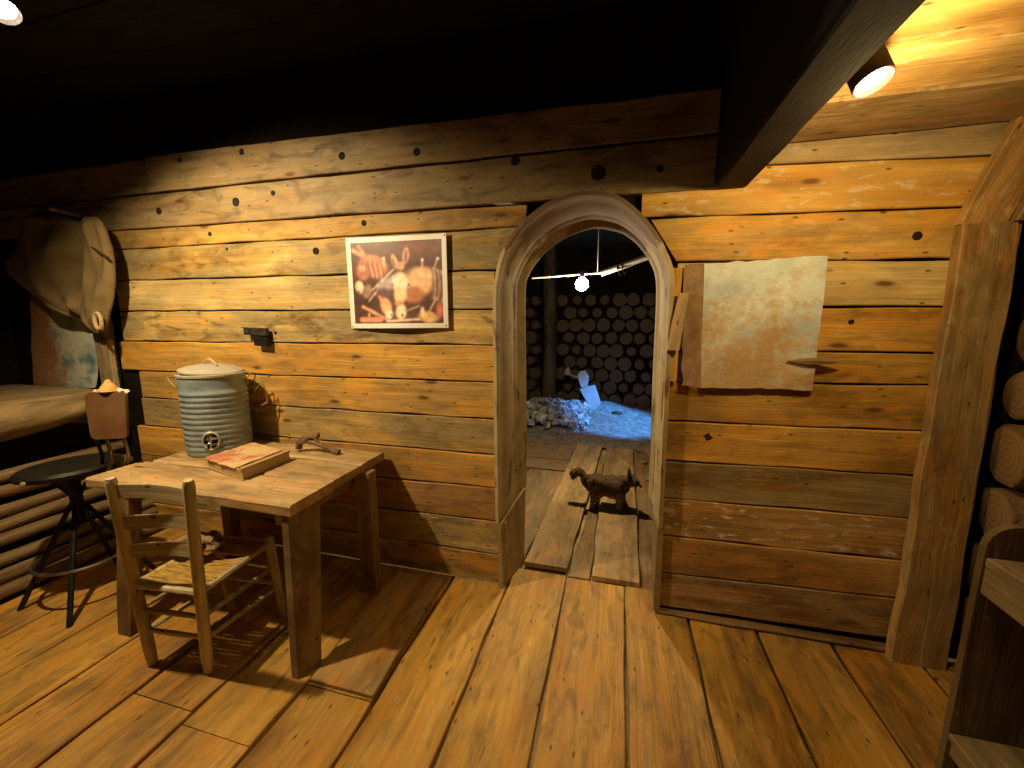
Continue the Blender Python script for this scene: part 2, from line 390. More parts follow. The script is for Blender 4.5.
# ------------------------------------------------------------------ ceiling and side walls
cm = MB(); y = 2.04; k = 0
while y > -2.6:
    w = [.335, .24, .30, .27][k % 4]; z = 2.285 if k else 2.278
    tone = GRY if k == 0 else vary((.50, .31, .10), .1)
    cm.board((.50, y-w/2, z+.03), (2.0, y-w/2, z+.03), (0, w/2-.003, 0), (0, 0, -.03), tone if k else (.36, .235, .115), (.35, .15, .15) if k else (.4, .1, .4), wob=.003); y -= w; k += 1
struct(cm.build('ceiling', WOOD))
m = MB()
y = 2.1
while y > -2.6:
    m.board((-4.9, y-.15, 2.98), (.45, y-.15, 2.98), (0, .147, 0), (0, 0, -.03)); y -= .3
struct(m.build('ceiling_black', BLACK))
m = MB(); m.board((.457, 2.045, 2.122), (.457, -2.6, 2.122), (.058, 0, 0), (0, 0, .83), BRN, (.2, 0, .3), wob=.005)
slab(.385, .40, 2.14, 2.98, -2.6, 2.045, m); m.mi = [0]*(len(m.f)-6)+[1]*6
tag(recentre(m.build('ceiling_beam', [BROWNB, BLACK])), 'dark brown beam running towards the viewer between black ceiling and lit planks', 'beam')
m = MB()
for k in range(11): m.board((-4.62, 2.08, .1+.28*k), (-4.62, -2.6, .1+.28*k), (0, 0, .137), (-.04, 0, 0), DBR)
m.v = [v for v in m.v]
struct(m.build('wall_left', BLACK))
m = MB()
for k in range(11): m.board((2.02, 2.1, .1+.28*k), (2.02, -2.6, .1+.28*k), (0, 0, .137), (-.04, 0, 0), DBR)
struct(m.build('wall_right', DARKW))
m = MB()
for k in range(11): m.board((-4.9, -2.6, .1+.28*k), (2.02, -2.6, .1+.28*k), (0, 0, .137), (0, -.04, 0), BRN)
struct(m.build('wall_front', DARKW))

# ------------------------------------------------------------------ right post, brace, pale post left
m = MB(); m.board((1.378, 2.045, 0), (1.356, 2.045, 1.915), (.10, 0, 0), (0, -.045, 0), (.40, .235, .075), (.55, .12, .35), W2=(.083, 0, 0), wob=.006)
m.board((1.478, 2.05, 0), (1.445, 2.05, 1.905), (0, .045, 0), (-.02, 0, 0), DBR)
tag(recentre(m.build('corner_post', WOOD)), 'tall worn brown timber post at the right end of the plank wall', 'post')
m = MB(); a = (on(958, 225, 1, 2.0)+on(1003, 225, 1, 2.0))/2; b2 = (on(998, 128, 1, 2.0)+on(1040, 128, 1, 2.0))/2
m.board((1.335, 2.045, 1.915), (1.46, 2.045, 2.285), (.075, 0, 0), (0, -.04, 0), (.42, .22, .06), (.35, .15, .2))
m.board((1.47, 2.05, 1.915), (1.60, 2.05, 2.285), (.06, 0, 0), (0, -.07, 0), (.28, .19, .09), (.6, .2, .4))
tag(recentre(m.build('slanted_brace', WOOD)), 'slanted orange-brown timber leaning from the post top up to the ceiling', 'brace')
m = MB(); m.board((-3.545, 2.068, 1.06), (-3.54, 2.068, 2.14), (.055, 0, 0), (0, -.06, 0), (.20, .15, .10), (.5, .1, .5))
m.board((-3.50, 2.03, .75), (-3.49, 2.03, 1.41), (.045, 0, 0), (0, -.03, 0), (.36, .29, .19), (.5, .3, .3))
tag(recentre(m.build('corner_batten', WOOD)), 'grey upright batten at the left end of the plank wall beside the rusty sheet', 'batten')

# stacked firewood logs beside the post
BARK = mat('log_bark', (.10, .055, .025), (.30, .17, .07), 14, .85, bs=.8, bd=.02)
def endmat(name, a, bcol, sc_=30):
    m, nt, b = newmat(name)
    tc = N(nt, 'ShaderNodeTexCoord').outputs['Object']
    w = N(nt, 'ShaderNodeTexWave', wave_type='RINGS', rings_direction='SPHERICAL'); nt.links.new(tc, w.inputs[0]); w.inputs['Scale'].default_value = sc_*.4; w.inputs['Distortion'].default_value = 2
    nz = noise_n(nt, tc, 12, 5)
    nt.links.new(mix(nt, mth(nt, 'MULTIPLY', w.outputs[1], nz), a, bcol), b.inputs['Base Color']); b.inputs['Roughness'].default_value = .8
    bump(nt, b, nz, .4, .01)
    return m
END = endmat('sawn_log_end', (.20, .115, .045), (.36, .22, .09)); END2 = endmat('dark_log_end', (.07, .048, .025), (.17, .12, .066))  # second one is a darker tone for the chamber's log wall
def log_obj(A, B, r, mats, name='log', jit=.14):
    m = MB(); A, B = V(A), V(B); d = (B-A).normalized()
    m.tube([A, A+d*.004, A.lerp(B, .33), A.lerp(B, .66), B], [r*.93, r, r*1.02, r, r*.98], 16, jit=jit)
    m.mi = [0]*len(m.f); m.mi[-2] = 1; m.mi[-1] = 1
    o = m.build(name, mats, None, smooth=True)
    c = A.copy()
    for v in o.data.vertices: v.co -= c
    o.location = c
    return o
where = ['topmost, just below the slanted brace', 'second from the top', 'third from the top', 'fourth from the top', 'fifth from the top', 'half hidden by the shelf unit', 'lowest by the post foot']
for k, (x, z, r, yy) in enumerate([(1.555, 1.73, .10, 1.99), (1.535, 1.485, .12, 1.98), (1.525, 1.255, .098, 1.99), (1.51, 1.02, .125, 1.97), (1.515, .765, .122, 1.98), (1.52, .50, .12, 2.0), (1.53, .24, .13, 2.0)]):
    o = log_obj((x, yy, z), (1.97, yy-.10, z+.01), r, [BARK, END])
    tag(o, 'log in the stack right of the corner post, '+where[k], 'log', 'stacked logs right of the corner post')

# ------------------------------------------------------------------ left: pole crib, bunk ledge, sheet, dark recess
words = ['topmost', 'second from the top', 'third from the top', 'fourth from the top', 'fifth from the top', 'third from the floor', 'second from the floor', 'lowest, touching the floor']
for k in range(8):
    z = .628-.083*k; x = -3.50+.036*k
    m = MB(); pts = [(x+.01*math.sin(k+t*2), -1.0+3.03*t/12, z+.012*math.sin(k*2+t*.7)) for t in range(13)]
    m.tube(pts, [.036*(1+.05*math.sin(k*3+t)) for t in range(13)], 12, (.17, .11, .05), (.4, 0, .6), jit=.2)
    tag(recentre(m.build('pole', DARKW, None, smooth=True)), 'horizontal wooden pole in the low slatted wall behind the stool, '+words[k], 'pole', 'horizontal poles behind the stool')
t = empty('bunk', (-3.75, .6, 0), label='wide plank ledge with a thick rounded front log below the rusty sheet', cat='bunk')
m = MB()
m.board((-4.02, 2.0, 1.01), (-4.02, -1.0, 1.03), (.52, 0, 0), (0, 0, .045), (.32, .25, .14), (.5, .0, .3))
m.build('ledge', DARKW, t)
ys = [1.86, 1.84, 1.75, 1.6, 1.4, 1.2, .9, .4, -.2, -1.0]
m = MB(); m.tube([(-3.44, y_, .965) for y_ in ys], [.03, .05, .065, .085, .11, .12, .125, .12, .12, .12], 18, (.24, .17, .085), (.5, .0, .5), jit=.18)
m.build('front_log', DARKW, t, smooth=True)
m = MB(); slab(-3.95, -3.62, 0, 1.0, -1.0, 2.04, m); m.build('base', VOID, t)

def sheet_mat(name, blue, white, rust, thr):
    m, nt, b = newmat(name); tc = N(nt, 'ShaderNodeTexCoord').outputs['Object']
    big = noise_n(nt, tc, 2.6, 10, .72, (1, 1, 1), .3); fine = noise_n(nt, tc, 26, 6, .65)
    wv = noise_n(nt, tc, 6, 4, .5)
    sp = N(nt, 'ShaderNodeSeparateXYZ'); nt.links.new(tc, sp.inputs[0])
    c = mix(nt, ramp(nt, wv, [(.35, 0), (.52, 1)]), blue, white)
    f = mth(nt, 'ADD', mth(nt, 'MULTIPLY', big, .65), mth(nt, 'ADD', mth(nt, 'MULTIPLY', fine, .30), thr(nt, sp)))
    c = mix(nt, ramp(nt, f, [(.455, 0), (.56, 1)]), c, mix(nt, fine, rust, (rust[0]*1.8, rust[1]*1.9, rust[2]*2.1)))
    nt.links.new(c, b.inputs['Base Color']); b.inputs['Roughness'].default_value = .6; b.inputs['Metallic'].default_value = .0
    bump(nt, b, mth(nt, 'ADD', fine, big), .6, .010)
    return m
def warped(corners, nx, nz, amp, th, name, mats, par=None, torn=.0, strip=None):
    bl, br, tr_, tl_ = [V(c) for c in corners]; m = MB(); ph = R.random()*50
    for s_ in (0, 1):
        for j in range(nz+1):
            for i in range(nx+1):
                u, w = i/nx, j/nz
                uu = u; ww = w
                if i in (0, nx): uu += torn*noise.noise(V((w*9, ph, i)))
                if j in (0, nz): ww += torn*noise.noise(V((u*9, ph, j+5)))
                p = (bl.lerp(br, uu)).lerp(tl_.lerp(tr_, uu), ww)
                p.y += amp*noise.noise(V((u*3+ph, w*3, 0))) - amp*.5 + (th if s_ else 0)
                m.v.append(p)
    K = (nx+1)*(nz+1)
    for j in range(nz):
        for i in range(nx):
            a = j*(nx+1)+i; q = (a, a+1, a+nx+2, a+nx+1)
            mi = 1 if strip and i/nx < strip else 0
            m.face(q, mi=mi); m.face(tuple(K+x for x in reversed(q)), mi=mi)
    edge = [i for i in range(nx)]+[ (j*(nx+1)+nx) for j in range(nz)]+[K-1-i for i in range(nx)]+[(nz-j)*(nx+1) for j in range(nz)]
    for a, b_ in zip(edge, edge[1:]+edge[:1]): m.face((b_, a, a+K, b_+K))
    return m.build(name, mats, par, smooth=True)
s1 = warped([on(36, 392, 1, 2.055), on(97, 387, 1, 2.055), on(97, 290, 1, 2.055), on(30, 285, 1, 2.055)], 24, 24, .012, .006, 'rusty_sheet',
    [sheet_mat('peeling_blue_sheet', (.10, .22, .26), (.56, .58, .48), (.26, .13, .05), lambda nt, sp: mth(nt, 'MULTIPLY', sp.outputs[0], -.62))], torn=.02)
tag(recentre(s1), 'rust, blue and white peeling metal sheet under the hanging coat', 'metal sheet')

# ------------------------------------------------------------------ metal sheet and splinters on the right wall
def thr2(nt, sp):
    return mth(nt, 'ADD', mth(nt, 'MULTIPLY', sp.outputs[2], -.34), .135)
SH = sheet_mat('rusty_white_sheet', (.40, .47, .50), (.60, .66, .66), (.34, .215, .095), thr2)
STRIP = mat('brown_rust_strip', (.20, .115, .06), (.33, .20, .11), 16, .7, bs=.3)
s2 = warped([on(682, 386, 1, 2.04), on(812, 390, 1, 2.045), on(828, 256, 1, 2.04), on(684, 265, 1, 2.045)], 40, 36, .012, .006, 'wall_sheet', [SH, STRIP], torn=.018, strip=.13)
tag(recentre(s2), 'rust-stained white metal sheet with a brown left strip nailed right of the arch', 'metal sheet')
m = MB(); a, b2 = on(673, 350, 1, 2.02), on(683, 293, 1, 2.02)
m.board(a, b2, (.030, 0, 0), (0, -.016, 0), (.52, .40, .22), (.5, 0, .1), W2=(.022, 0, 0), wob=.010)
tag(recentre(m.build('wood_splinter', WOOD)), 'short upright wood offcut nailed between the arch and the sheet', 'offcut')
m = MB(); m.board(on(671, 381, 1, 2.05), on(677, 268, 1, 2.05), (.025, 0, 0), (0, -.010, 0), ORG, (.1, 0, .1))
tag(recentre(m.build('narrow_batten', WOOD)), 'narrow orange batten standing between the arch and the brown edge of the sheet', 'batten')
m = MB(); a, b2 = on(787, 361, 1, 2.03), on(840, 362, 1, 2.03)
pts = [a.lerp(b2, t/8) for t in range(9)]
m.tube(pts, [.003, .008, .014, .017, .017, .015, .012, .007, .002], 6, (.26, .17, .06), (.3, 0, .3))
tag(recentre(m.build('wood_sliver', WOOD)), 'thin pointed wood sliver across the lower right edge of the rusty sheet', 'sliver')

# ------------------------------------------------------------------ poster
def paint(nx, ny):
    img = [[(62, 34, 30) for _ in range(nx)] for _ in range(ny)]
    def px(x, y): return (x-72)/650*nx, (y-105)/578*ny
    def put(i, j, c, a):
        if 0 <= i < nx and 0 <= j < ny and a > 0:
            o = img[j][i]; img[j][i] = tuple(o[k]+(c[k]-o[k])*a for k in range(3))
    sx, sy = nx/650, ny/578
    def ell(cx, cy, rx, ry, c, rot=0, soft=.25, a=1):
        X, Y = px(cx, cy); r = math.radians(rot); rr = max(rx, ry)
        for j in range(int(Y-rr*sy)-2, int(Y+rr*sy)+3):
            for i in range(int(X-rr*sx)-2, int(X+rr*sx)+3):
                u = (i+.5-X)/sx; v = (j+.5-Y)/sy
                uu = (u*math.cos(r)+v*math.sin(r))/rx; vv = (-u*math.sin(r)+v*math.cos(r))/ry
                d = math.hypot(uu, vv); put(i, j, c, a*max(0, min(1, (1-d)/soft+.0)))
    def line(x0, y0, x1, y1, w, c, a=1):
        L = math.hypot(x1-x0, y1-y0)
        for j in range(ny):
            v = (j+.5)/sy+105
            if v < min(y0, y1)-w or v > max(y0, y1)+w: continue
            for i in range(nx):
                u = (i+.5)/sx+72
                t = max(0, min(1, ((u-x0)*(x1-x0)+(v-y0)*(y1-y0))/L/L))
                d = math.hypot(u-x0-t*(x1-x0), v-y0-t*(y1-y0)); put(i, j, c, a*max(0, min(1, (w-d)/3+.3)))
    ell(560, 160, 220, 90, (112, 62, 60), 0, .9, .8); ell(200, 500, 200, 150, (40, 22, 20), 0, .8)
    ell(240, 270, 120, 85, (176, 104, 78), 25); ell(160, 290, 60, 95, (150, 88, 70), 10); line(90, 160, 200, 215, 17, (188, 128, 92)); line(130, 130, 215, 240, 12, (170, 112, 84))
    ell(150, 285, 28, 24, (216, 168, 140)); ell(148, 290, 9, 8, (40, 20, 20)); ell(122, 420, 38, 55, (226, 190, 160), -10); ell(112, 455, 12, 10, (90, 40, 40)); ell(180, 450, 40, 60, (120, 92, 78), 20)
    for k in range(7): line(190+k*18, 240+k*5, 215+k*16, 350+k*4, 5, (206, 158, 130) if k % 2 else (110, 66, 56))
    ell(330, 400, 95, 60, (150, 140, 138), -20, .5); ell(300, 470, 70, 45, (70, 48, 50), 0, .4)
    line(220, 440, 380, 300, 7, (196, 186, 178)); line(240, 480, 290, 350, 6, (140, 120, 110)); line(190, 520, 240, 460, 7, (200, 160, 120))
    ell(560, 390, 125, 120, (206, 160, 116), 0, .35); ell(520, 480, 90, 70, (160, 100, 66), 0, .4); ell(600, 330, 80, 50, (220, 176, 134), 10, .5)
    ell(390, 245, 24, 62, (214, 160, 124), -14); ell(385, 255, 11, 42, (120, 70, 60), -14); ell(472, 208, 27, 66, (206, 162, 132), 8); ell(472, 212, 13, 48, (110, 66, 60), 8)
    ell(432, 275, 34, 34, (196, 140, 100)); ell(425, 390, 72, 82, (232, 208, 180), 0, .3); ell(425, 480, 55, 70, (226, 188, 146), 0, .3)
    ell(385, 350, 22, 14, (190, 170, 156)); ell(368, 410, 9, 10, (40, 26, 26)); ell(486, 410, 9, 10, (40, 26, 26)); ell(430, 600, 46, 66, (238, 206, 170), 0, .3); ell(440, 625, 9, 16, (90, 60, 40)); ell(415, 540, 40, 24, (210, 140, 90), 0, .5)
    ell(320, 560, 48, 75, (226, 156, 112), -18, .3); ell(345, 620, 34, 36, (246, 222, 196), 0, .3); ell(362, 622, 8, 12, (60, 40, 36)); line(270, 490, 300, 540, 12, (214, 130, 96))
    for k in range(6): ell(640+k*9, 400, 34-k*2, 110-k*8, (214, 196, 178), 8, .12, .0); 
    for k in range(7):
        pts = [(640+14*k+18*math.sin(t), 400-110*math.cos(t)+k*6) for t in [q*PI/8 for q in range(9)]]
        for p, q in zip(pts, pts[1:]): line(*p, *q, 4, (216, 200, 184) if k % 2 else (130, 96, 80))
    for x, y, h in ((313, 220, 60), (585, 240, 45), (692, 236, 60)): line(x, y, x-(25 if x > 600 else 2), y+h, 6, (206, 180, 160)); ell(x, y, 13, 13, (240, 226, 212))
    line(620, 610, 680, 500, 5, (214, 200, 180)); line(140, 560, 330, 655, 13, (190, 136, 100)); line(130, 655, 280, 655, 20, (196, 120, 96)); ell(190, 620, 12, 16, (214, 160, 120)); line(330, 668, 560, 655, 9, (226, 190, 160))
    ell(620, 640, 85, 50, (206, 168, 108), 10, .4); ell(700, 590, 34, 75, (180, 96, 76), 0, .5); ell(580, 600, 16, 40, (216, 190, 150)); line(480, 590, 560, 560, 6, (190, 150, 120))
    return img
def poster():
    nx, ny = 150, 128; img = [[tuple(c*.92+k_ for c, k_ in zip(p, (26, 20, 18))) for p in row] for row in paint(nx, ny)]
    for _ in range(2):
        img = [[tuple(sum(img[min(ny-1, max(0, j+dj))][min(nx-1, max(0, i+di))][k] for dj in (-1, 0, 1) for di in (-1, 0, 1))/9 for k in range(3)) for i in range(nx)] for j in range(ny)]
    img = [[tuple(max(0, min(255, v*(1.12+.2*noise.noise(V((i*.1, j*.1, 4)))+.08*noise.noise(V((i*.5, j*.5, 8))))+6)) for v in img[j][i]) for i in range(nx)] for j in range(ny)]; bw = 8; NX, NY = nx+2*bw, ny+2*bw
    lin = lambda v: (v/255)**2.2
    P = [on(351, 328.5, 1, 2.052), on(449, 328, 1, 2.052), on(446.5, 233, 1, 2.052), on(344.5, 238, 1, 2.052)]
    t = empty('poster', (P[0]+P[1])/2, label='unframed colour print of donkey heads with white border pinned to the plank wall', cat='poster')
    m = MB(); bl, br, tr_, tl_ = P
    def pos(i, j, o=0):
        u, w = i/NX, 1-j/NY
        p = bl.lerp(br, u).lerp(tl_.lerp(tr_, u), w)
        p.y += .006-.028*(1-w)**3*math.sin(PI*u)**1 - .010*u**6 + .001*math.sin(u*9) + o
        return p
    for o in (0, .0012):
        for j in range(NY+1):
            for i in range(NX+1): m.v.append(pos(i, j, o))
    K = (NX+1)*(NY+1)
    for j in range(NY):
        for i in range(NX):
            a = j*(NX+1)+i
            inside = bw <= i < NX-bw and bw <= j < NY-bw
            c = tuple(lin(x) for x in img[j-bw][i-bw]) if inside else (.86, .84, .78)
            m.face((a, a+NX+1, a+NX+2, a+1), tone=c)
            m.face((K+a, K+a+1, K+a+NX+2, K+a+NX+1), tone=(.7, .65, .5))
    edge = [i for i in range(NX)]+[j*(NX+1)+NX for j in range(NY)]+[K-1-i for i in range(NX)]+[(NY-j)*(NX+1) for j in range(NY)]
    for a, b_ in zip(edge, edge[1:]+edge[:1]): m.face((a, b_, b_+K, a+K), tone=(.8, .74, .62))
    mt, nt, b = newmat('printed_paper'); nt.links.new(N(nt, 'ShaderNodeAttribute', attribute_name='tone').outputs['Color'], b.inputs['Base Color']); b.inputs['Roughness'].default_value = .35
    m.build('print', mt, t, smooth='all')
    for i, j in ((3, 3), (NX-3, 3), (3, NY-3), (NX-4, NY-4)):
        q = MB(); q.lathe(pos(i, j)+V((0, -.001, 0)), [(.001, 0), (.004, 0), (.004, .001), (.002, .002)], 10, ax=(0, -1, 0)); q.build('tack', STEEL, t)
poster()

# small black bracket on the wall
t = empty('wall_bracket', on(262, 350, 1, 2.07), label='small black metal bracket screwed to the plank wall above the water cooler', cat='bracket')
m = MB(); a, b2 = on(247, 331, 1, 2.045), on(269, 332, 1, 2.045)
m.board(a, b2, (0, 0, .024), (0, -.025, 0), (.1, .1, .1), wob=0); m.build('plate', mat('grey_black_metal', (.02, .02, .02), (.09, .085, .07), 30, .5, .5), t)
m = MB(); a, b2 = on(258, 341, 1, 2.05), on(271, 342, 1, 2.05)
m.board(a, b2, (0, 0, .028), (0, -.03, 0), wob=0); m.build('catch', IRON, t)

# ------------------------------------------------------------------ table
TT = .77
t = empty('table', (-1.93, 1.68, 0), label='rough plank work table carrying the metal water cooler, against the back wall', cat='table')
m = MB()
yy = [(1.30, 1.562), (1.571, 1.812), (1.821, 2.035)]
for k, (a, b_) in enumerate(yy):
    ends = [(-2.55, -1.315), (-2.50, -1.325), (-2.56, -1.33)][k]
    m.board((ends[0], (a+b_)/2, TT-.048), (ends[1], (a+b_)/2, TT-.048), (0, (b_-a)/2, 0), (0, 0, .048), vary((.58, .42, .20), .10), (.45, 0, .45), wob=.008, bev=.008)
m.build('tabletop', WOOD, t)
def leg(x, y, wx, wy, par=t, tone=(.24, .15, .07), h=TT-.048, dx=0, dy=0):
    m = MB(); m.board((x, y-wy/2, 0), (x+dx, y-wy/2+dy, h), (wx/2, 0, 0), (0, wy, 0), tone, (.5, 0, .6), wob=.004, n=8)
    return m
q = leg(-1.305-.0, 1.29, .035, .10); q.v = q.v
legs = [(-1.355, 1.335, .035, .13, -.02, .04), (-2.335, 1.27, .09, .06, -.03, .10), (-1.345, 1.86, .09, .07, 0, 0), (-2.42, 1.92, .07, .07, 0, 0)]
for x, y, wx, wy, dx, dy in legs:
    m = leg(x+.02, y-.02, wx, wy, dx=dx, dy=dy)
    if x == -1.355:
        m = MB(); quadslab(m, [(-1.29, 1.235, 0), (-1.245, 1.325, 0), (-1.335, 1.50, TT-.049), (-1.345, 1.315, TT-.049)], (-.034, 0, 0), (.26, .17, .08), (.5, 0, .6))
    m.build('leg', WOOD, t)
m = MB(); m.board((-2.40, 1.95, .68), (-1.40, 1.95, .68), (0, 0, .045), (0, .025, 0), (.3, .19, .09), (.3, 0, .4)); m.build('apron', WOOD, t)
m = MB(); m.board((-1.435, 1.335, .685), (-1.36, 1.335, .685), (0, 0, .036), (0, .10, 0), (.46, .34, .19), (.3, 0, .2), n=2)
m.build('corner_block', WOOD, t)
m = MB(); m.board((-1.40, 1.45, .68), (-1.40, 1.97, .68), (0, 0, .045), (-.025, 0, 0), (.26, .17, .08), (.4, 0, .5)); m.build('apron', WOOD, t)

# ------------------------------------------------------------------ water cooler
CX, CY = -2.325, 1.83
GALV = mat('galvanised_steel', (.20, .26, .29), (.36, .44, .48), 6, .38, .25, bs=.12, sx=(1, 1, 2.5)); LID = mat('pale_worn_lid', (.42, .40, .33), (.56, .53, .44), 8, .5, .2)
t = empty('water_cooler', (CX, CY, TT), label='ribbed galvanised water cooler with loose lid and chrome tap, standing on the table', cat='water cooler')
m = MB(); pr = [(.004, 0), (.160, 0), (.165, .006), (.165, .02)]
for k in range(11):
    z = .03+k*.029
    pr += [(.165, z), (.171, z+.007), (.171, z+.013), (.165, z+.020)]
pr += [(.165, .36), (.166, .40), (.166, .425), (.150, .427), (.150, .41), (.004, .41)]
pr = [(r*1.0, z*1.10) for r, z in pr]
m.lathe((CX, CY, TT), pr, 56); m.build('body', GALV, t, smooth=True)
m = MB(); m.lathe((CX, CY, TT+.457), [(.165, 0), (.172, .002), (.173, .014), (.166, .017), (.16, .006)], 56); m.build('rim', LID, t, smooth=True)
m = MB(); m.lathe((CX-.004, CY, TT+.484), [(.01, -.004), (.15, -.004), (.158, .0), (.158, .007), (.13, .018), (.08, .030), (.03, .036), (.001, .037)], 48, ax=(.09, -.02, 1))
lid = m.build('lid', LID, t, smooth=True)
m = MB(); m.tube([(CX-.055+.11*k/8, CY-.01, TT+.515+.038*math.sin(PI*k/8)) for k in range(9)], .006, 8); m.build('lid_handle', LID, lid, smooth=True)
dd = V((.62, -.80, 0)).normalized(); side = V((dd.y, -dd.x, 0))*-1; up = V((0, 0, 1))
Cc = V((CX, CY, TT+.098))+dd*.166
m = MB(); rg = []
for (r, o) in ((.056, -.02), (.056, .006), (.050, .012), (.044, .008), (.042, -.004)): rg.append([Cc+dd*o+(side*math.cos(a)*r*.80+up*math.sin(a)*r) for a in [2*PI*k/28 for k in range(28)]])
m.loft(rg, rg, (0, 0, 0), (0, 0, 0), cap=False); o = m.build('tap_collar', LID, t, smooth=True)
m = MB(); rg = [[Cc+dd*.0015+(side*math.cos(a)*.043*.8*k+up*math.sin(a)*.043*k) for a in [2*PI*j/24 for j in range(24)]] for k in (1, .05)]
m.loft(rg, rg, (0, 0, 0), (0, 0, 0)); m.build('tap_recess', IRON, o)
m = MB(); m.tube([Cc, Cc+dd*.03, Cc+dd*.045-up*.012, Cc+dd*.048-up*.034], [.009, .011, .010, .012], 10); m.lathe(Cc+dd*.028+up*.008, [(.003, 0), (.007, .002), (.006, .012), (.012, .018), (.010, .024), (.001, .026)], 12)
m.build('tap', CHROME, o, smooth=True)
for s_ in (-1, 1):
    hd = V((.80, .60, 0))*s_; h0 = V((CX, CY, TT))+hd*.168; tn = V((-.60, .80, 0))*s_
    P_ = lambda o, w, z: h0+hd*o+tn*w+V((0, 0, z))
    m = MB()
    if s_ > 0: pts = [P_(0, -.04, .42), P_(.03, -.03, .46), P_(.05, 0, .445), P_(.035, .03, .41), P_(.04, .0, .35), P_(.085, -.01, .40), P_(.10, 0, .33), P_(.10, .01, .27), P_(.06, 0, .25)]
    else: pts = [P_(0, .05, .40), P_(.03, .04, .44), P_(.045, 0, .455), P_(.02, -.04, .45)]
    m.tube(pts, .0045, 7); m.blob(P_(0, 0, .41), .014, jit=.1, sc=(1, 1, 1.6))
    m.build('side_handle', mat('bare_wire_%s' % ('right' if s_ > 0 else 'left'), (.30, .22, .11), (.45, .35, .2), 20, .5, .4), t, smooth=True)

# ------------------------------------------------------------------ old book on the table
t = empty('old_book', (-1.95, 1.60, TT), label='thick old book with torn orange-red cover lying on the table front', cat='book')
PAGES = mat('yellowed_pages', (.42, .29, .12), (.60, .44, .20), 5, .8, bs=.5, sx=(1, 1, 60), det=3)
COV = mat('torn_paper_cover', (.50, .16, .09), (.62, .45, .22), 9, .75, bs=.3, lo=.42, hi=.55)
TANC = mat('tan_book_cloth', (.38, .25, .11), (.50, .35, .17), 12, .8)
A0 = on(207, 468, 2, TT); B0 = on(243, 481, 2, TT); C0 = on(291, 461, 2, TT); D0 = A0+(C0-B0)
def prism(m, quad, z0, z1, tone=(0, 0, 0), sh=0):
    ctr = sum(quad, V((0, 0, 0)))/4
    lo_ = [V((ctr.x+(p.x-ctr.x)*(1-sh), ctr.y+(p.y-ctr.y)*(1-sh), TT+z0)) for p in quad]; hi_ = [V((p.x, p.y, TT+z1)) for p in lo_]
    m.loft([lo_, hi_], [lo_, hi_], tone, (0, 0, 0))
Q = [A0, B0, C0, D0]
m = MB(); prism(m, Q, 0.001, .005); m.build('back_cover', TANC, t)
m = MB(); prism(m, Q, .006, .050, sh=.03); m.build('page_block', PAGES, t)
m = MB(); rc = MB(); wob = []
nx_, ny_ = 18, 12
for s_ in (0, 1):
    for j in range(ny_+1):
        for i in range(nx_+1):
            u, w = i/nx_*.86, j/ny_
            if j == 0: w += .05*noise.noise(V((u*12, 3, 0)))
            if i == nx_: u += .05*noise.noise(V((w*12, 7, 0)))
            p = A0.lerp(B0, u).lerp(D0.lerp(C0, u), w); p = V((p.x-.01, p.y-.004, TT+.052+.003*s_+.006*abs(noise.noise(V((u*4, w*4, 2))))))
            m.v.append(p)
K = (nx_+1)*(ny_+1)
for j in range(ny_):
    for i in range(nx_):
        a = j*(nx_+1)+i; q = (a, a+1, a+nx_+2, a+nx_+1); m.face(tuple(reversed(q))); m.face(tuple(K+x for x in q))
edge = [i for i in range(nx_)]+[j*(nx_+1)+nx_ for j in range(ny_)]+[K-1-i for i in range(nx_)]+[(ny_-j)*(nx_+1) for j in range(ny_)]
for a, b_ in zip(edge, edge[1:]+edge[:1]): m.face((a, b_, b_+K, a+K))
m.build('torn_cover', COV, t, smooth=True)
m = MB(); e0 = B0.lerp(A0, .07); e1 = C0.lerp(D0, .07)
prism(m, [e0, B0, C0, e1], .051, .062); m.build('spine_ridge', TANC, t)

# rusty hand tool
t = empty('hand_tool', (-1.78, 1.97, TT), label='rusty hammer-like hand tool lying on the table near the wall', cat='tool')
h0 = on(304, 449, 2, TT+.02); h1 = on(336, 452, 2, TT+.014)
m = MB(); m.tube([h0+V((0, 0, .055)), h0.lerp(h1, .35)+V((0, 0, .045)), h0.lerp(h1, .8)+V((0, 0, .015)), h1, h1+V((.02, 0, -.003))], [.012, .014, .013, .018, .02], 10, jit=.3)
m.build('handle', RUST, t, smooth=True)
m = MB(); p = h0+V((0, 0, .055)); m.tube([p+V((-.035, 0, -.055)), p+V((-.03, 0, -.02)), p, p+V((.05, .01, .024)), p+V((.09, .02, .02))], [.02, .02, .022, .016, .012], 10, jit=.3)
m.build('head', RUST, t, smooth=True)
m = MB(); m.tube([p+V((.085, .02, .02)), p+V((.09, .02, .045))], [.014, .010], 8); m.tube([p+V((.07, .01, .015)), p+V((.10, .01, -.012))], [.008, .005], 8); m.build('jaw', RUST, t, smooth=True)

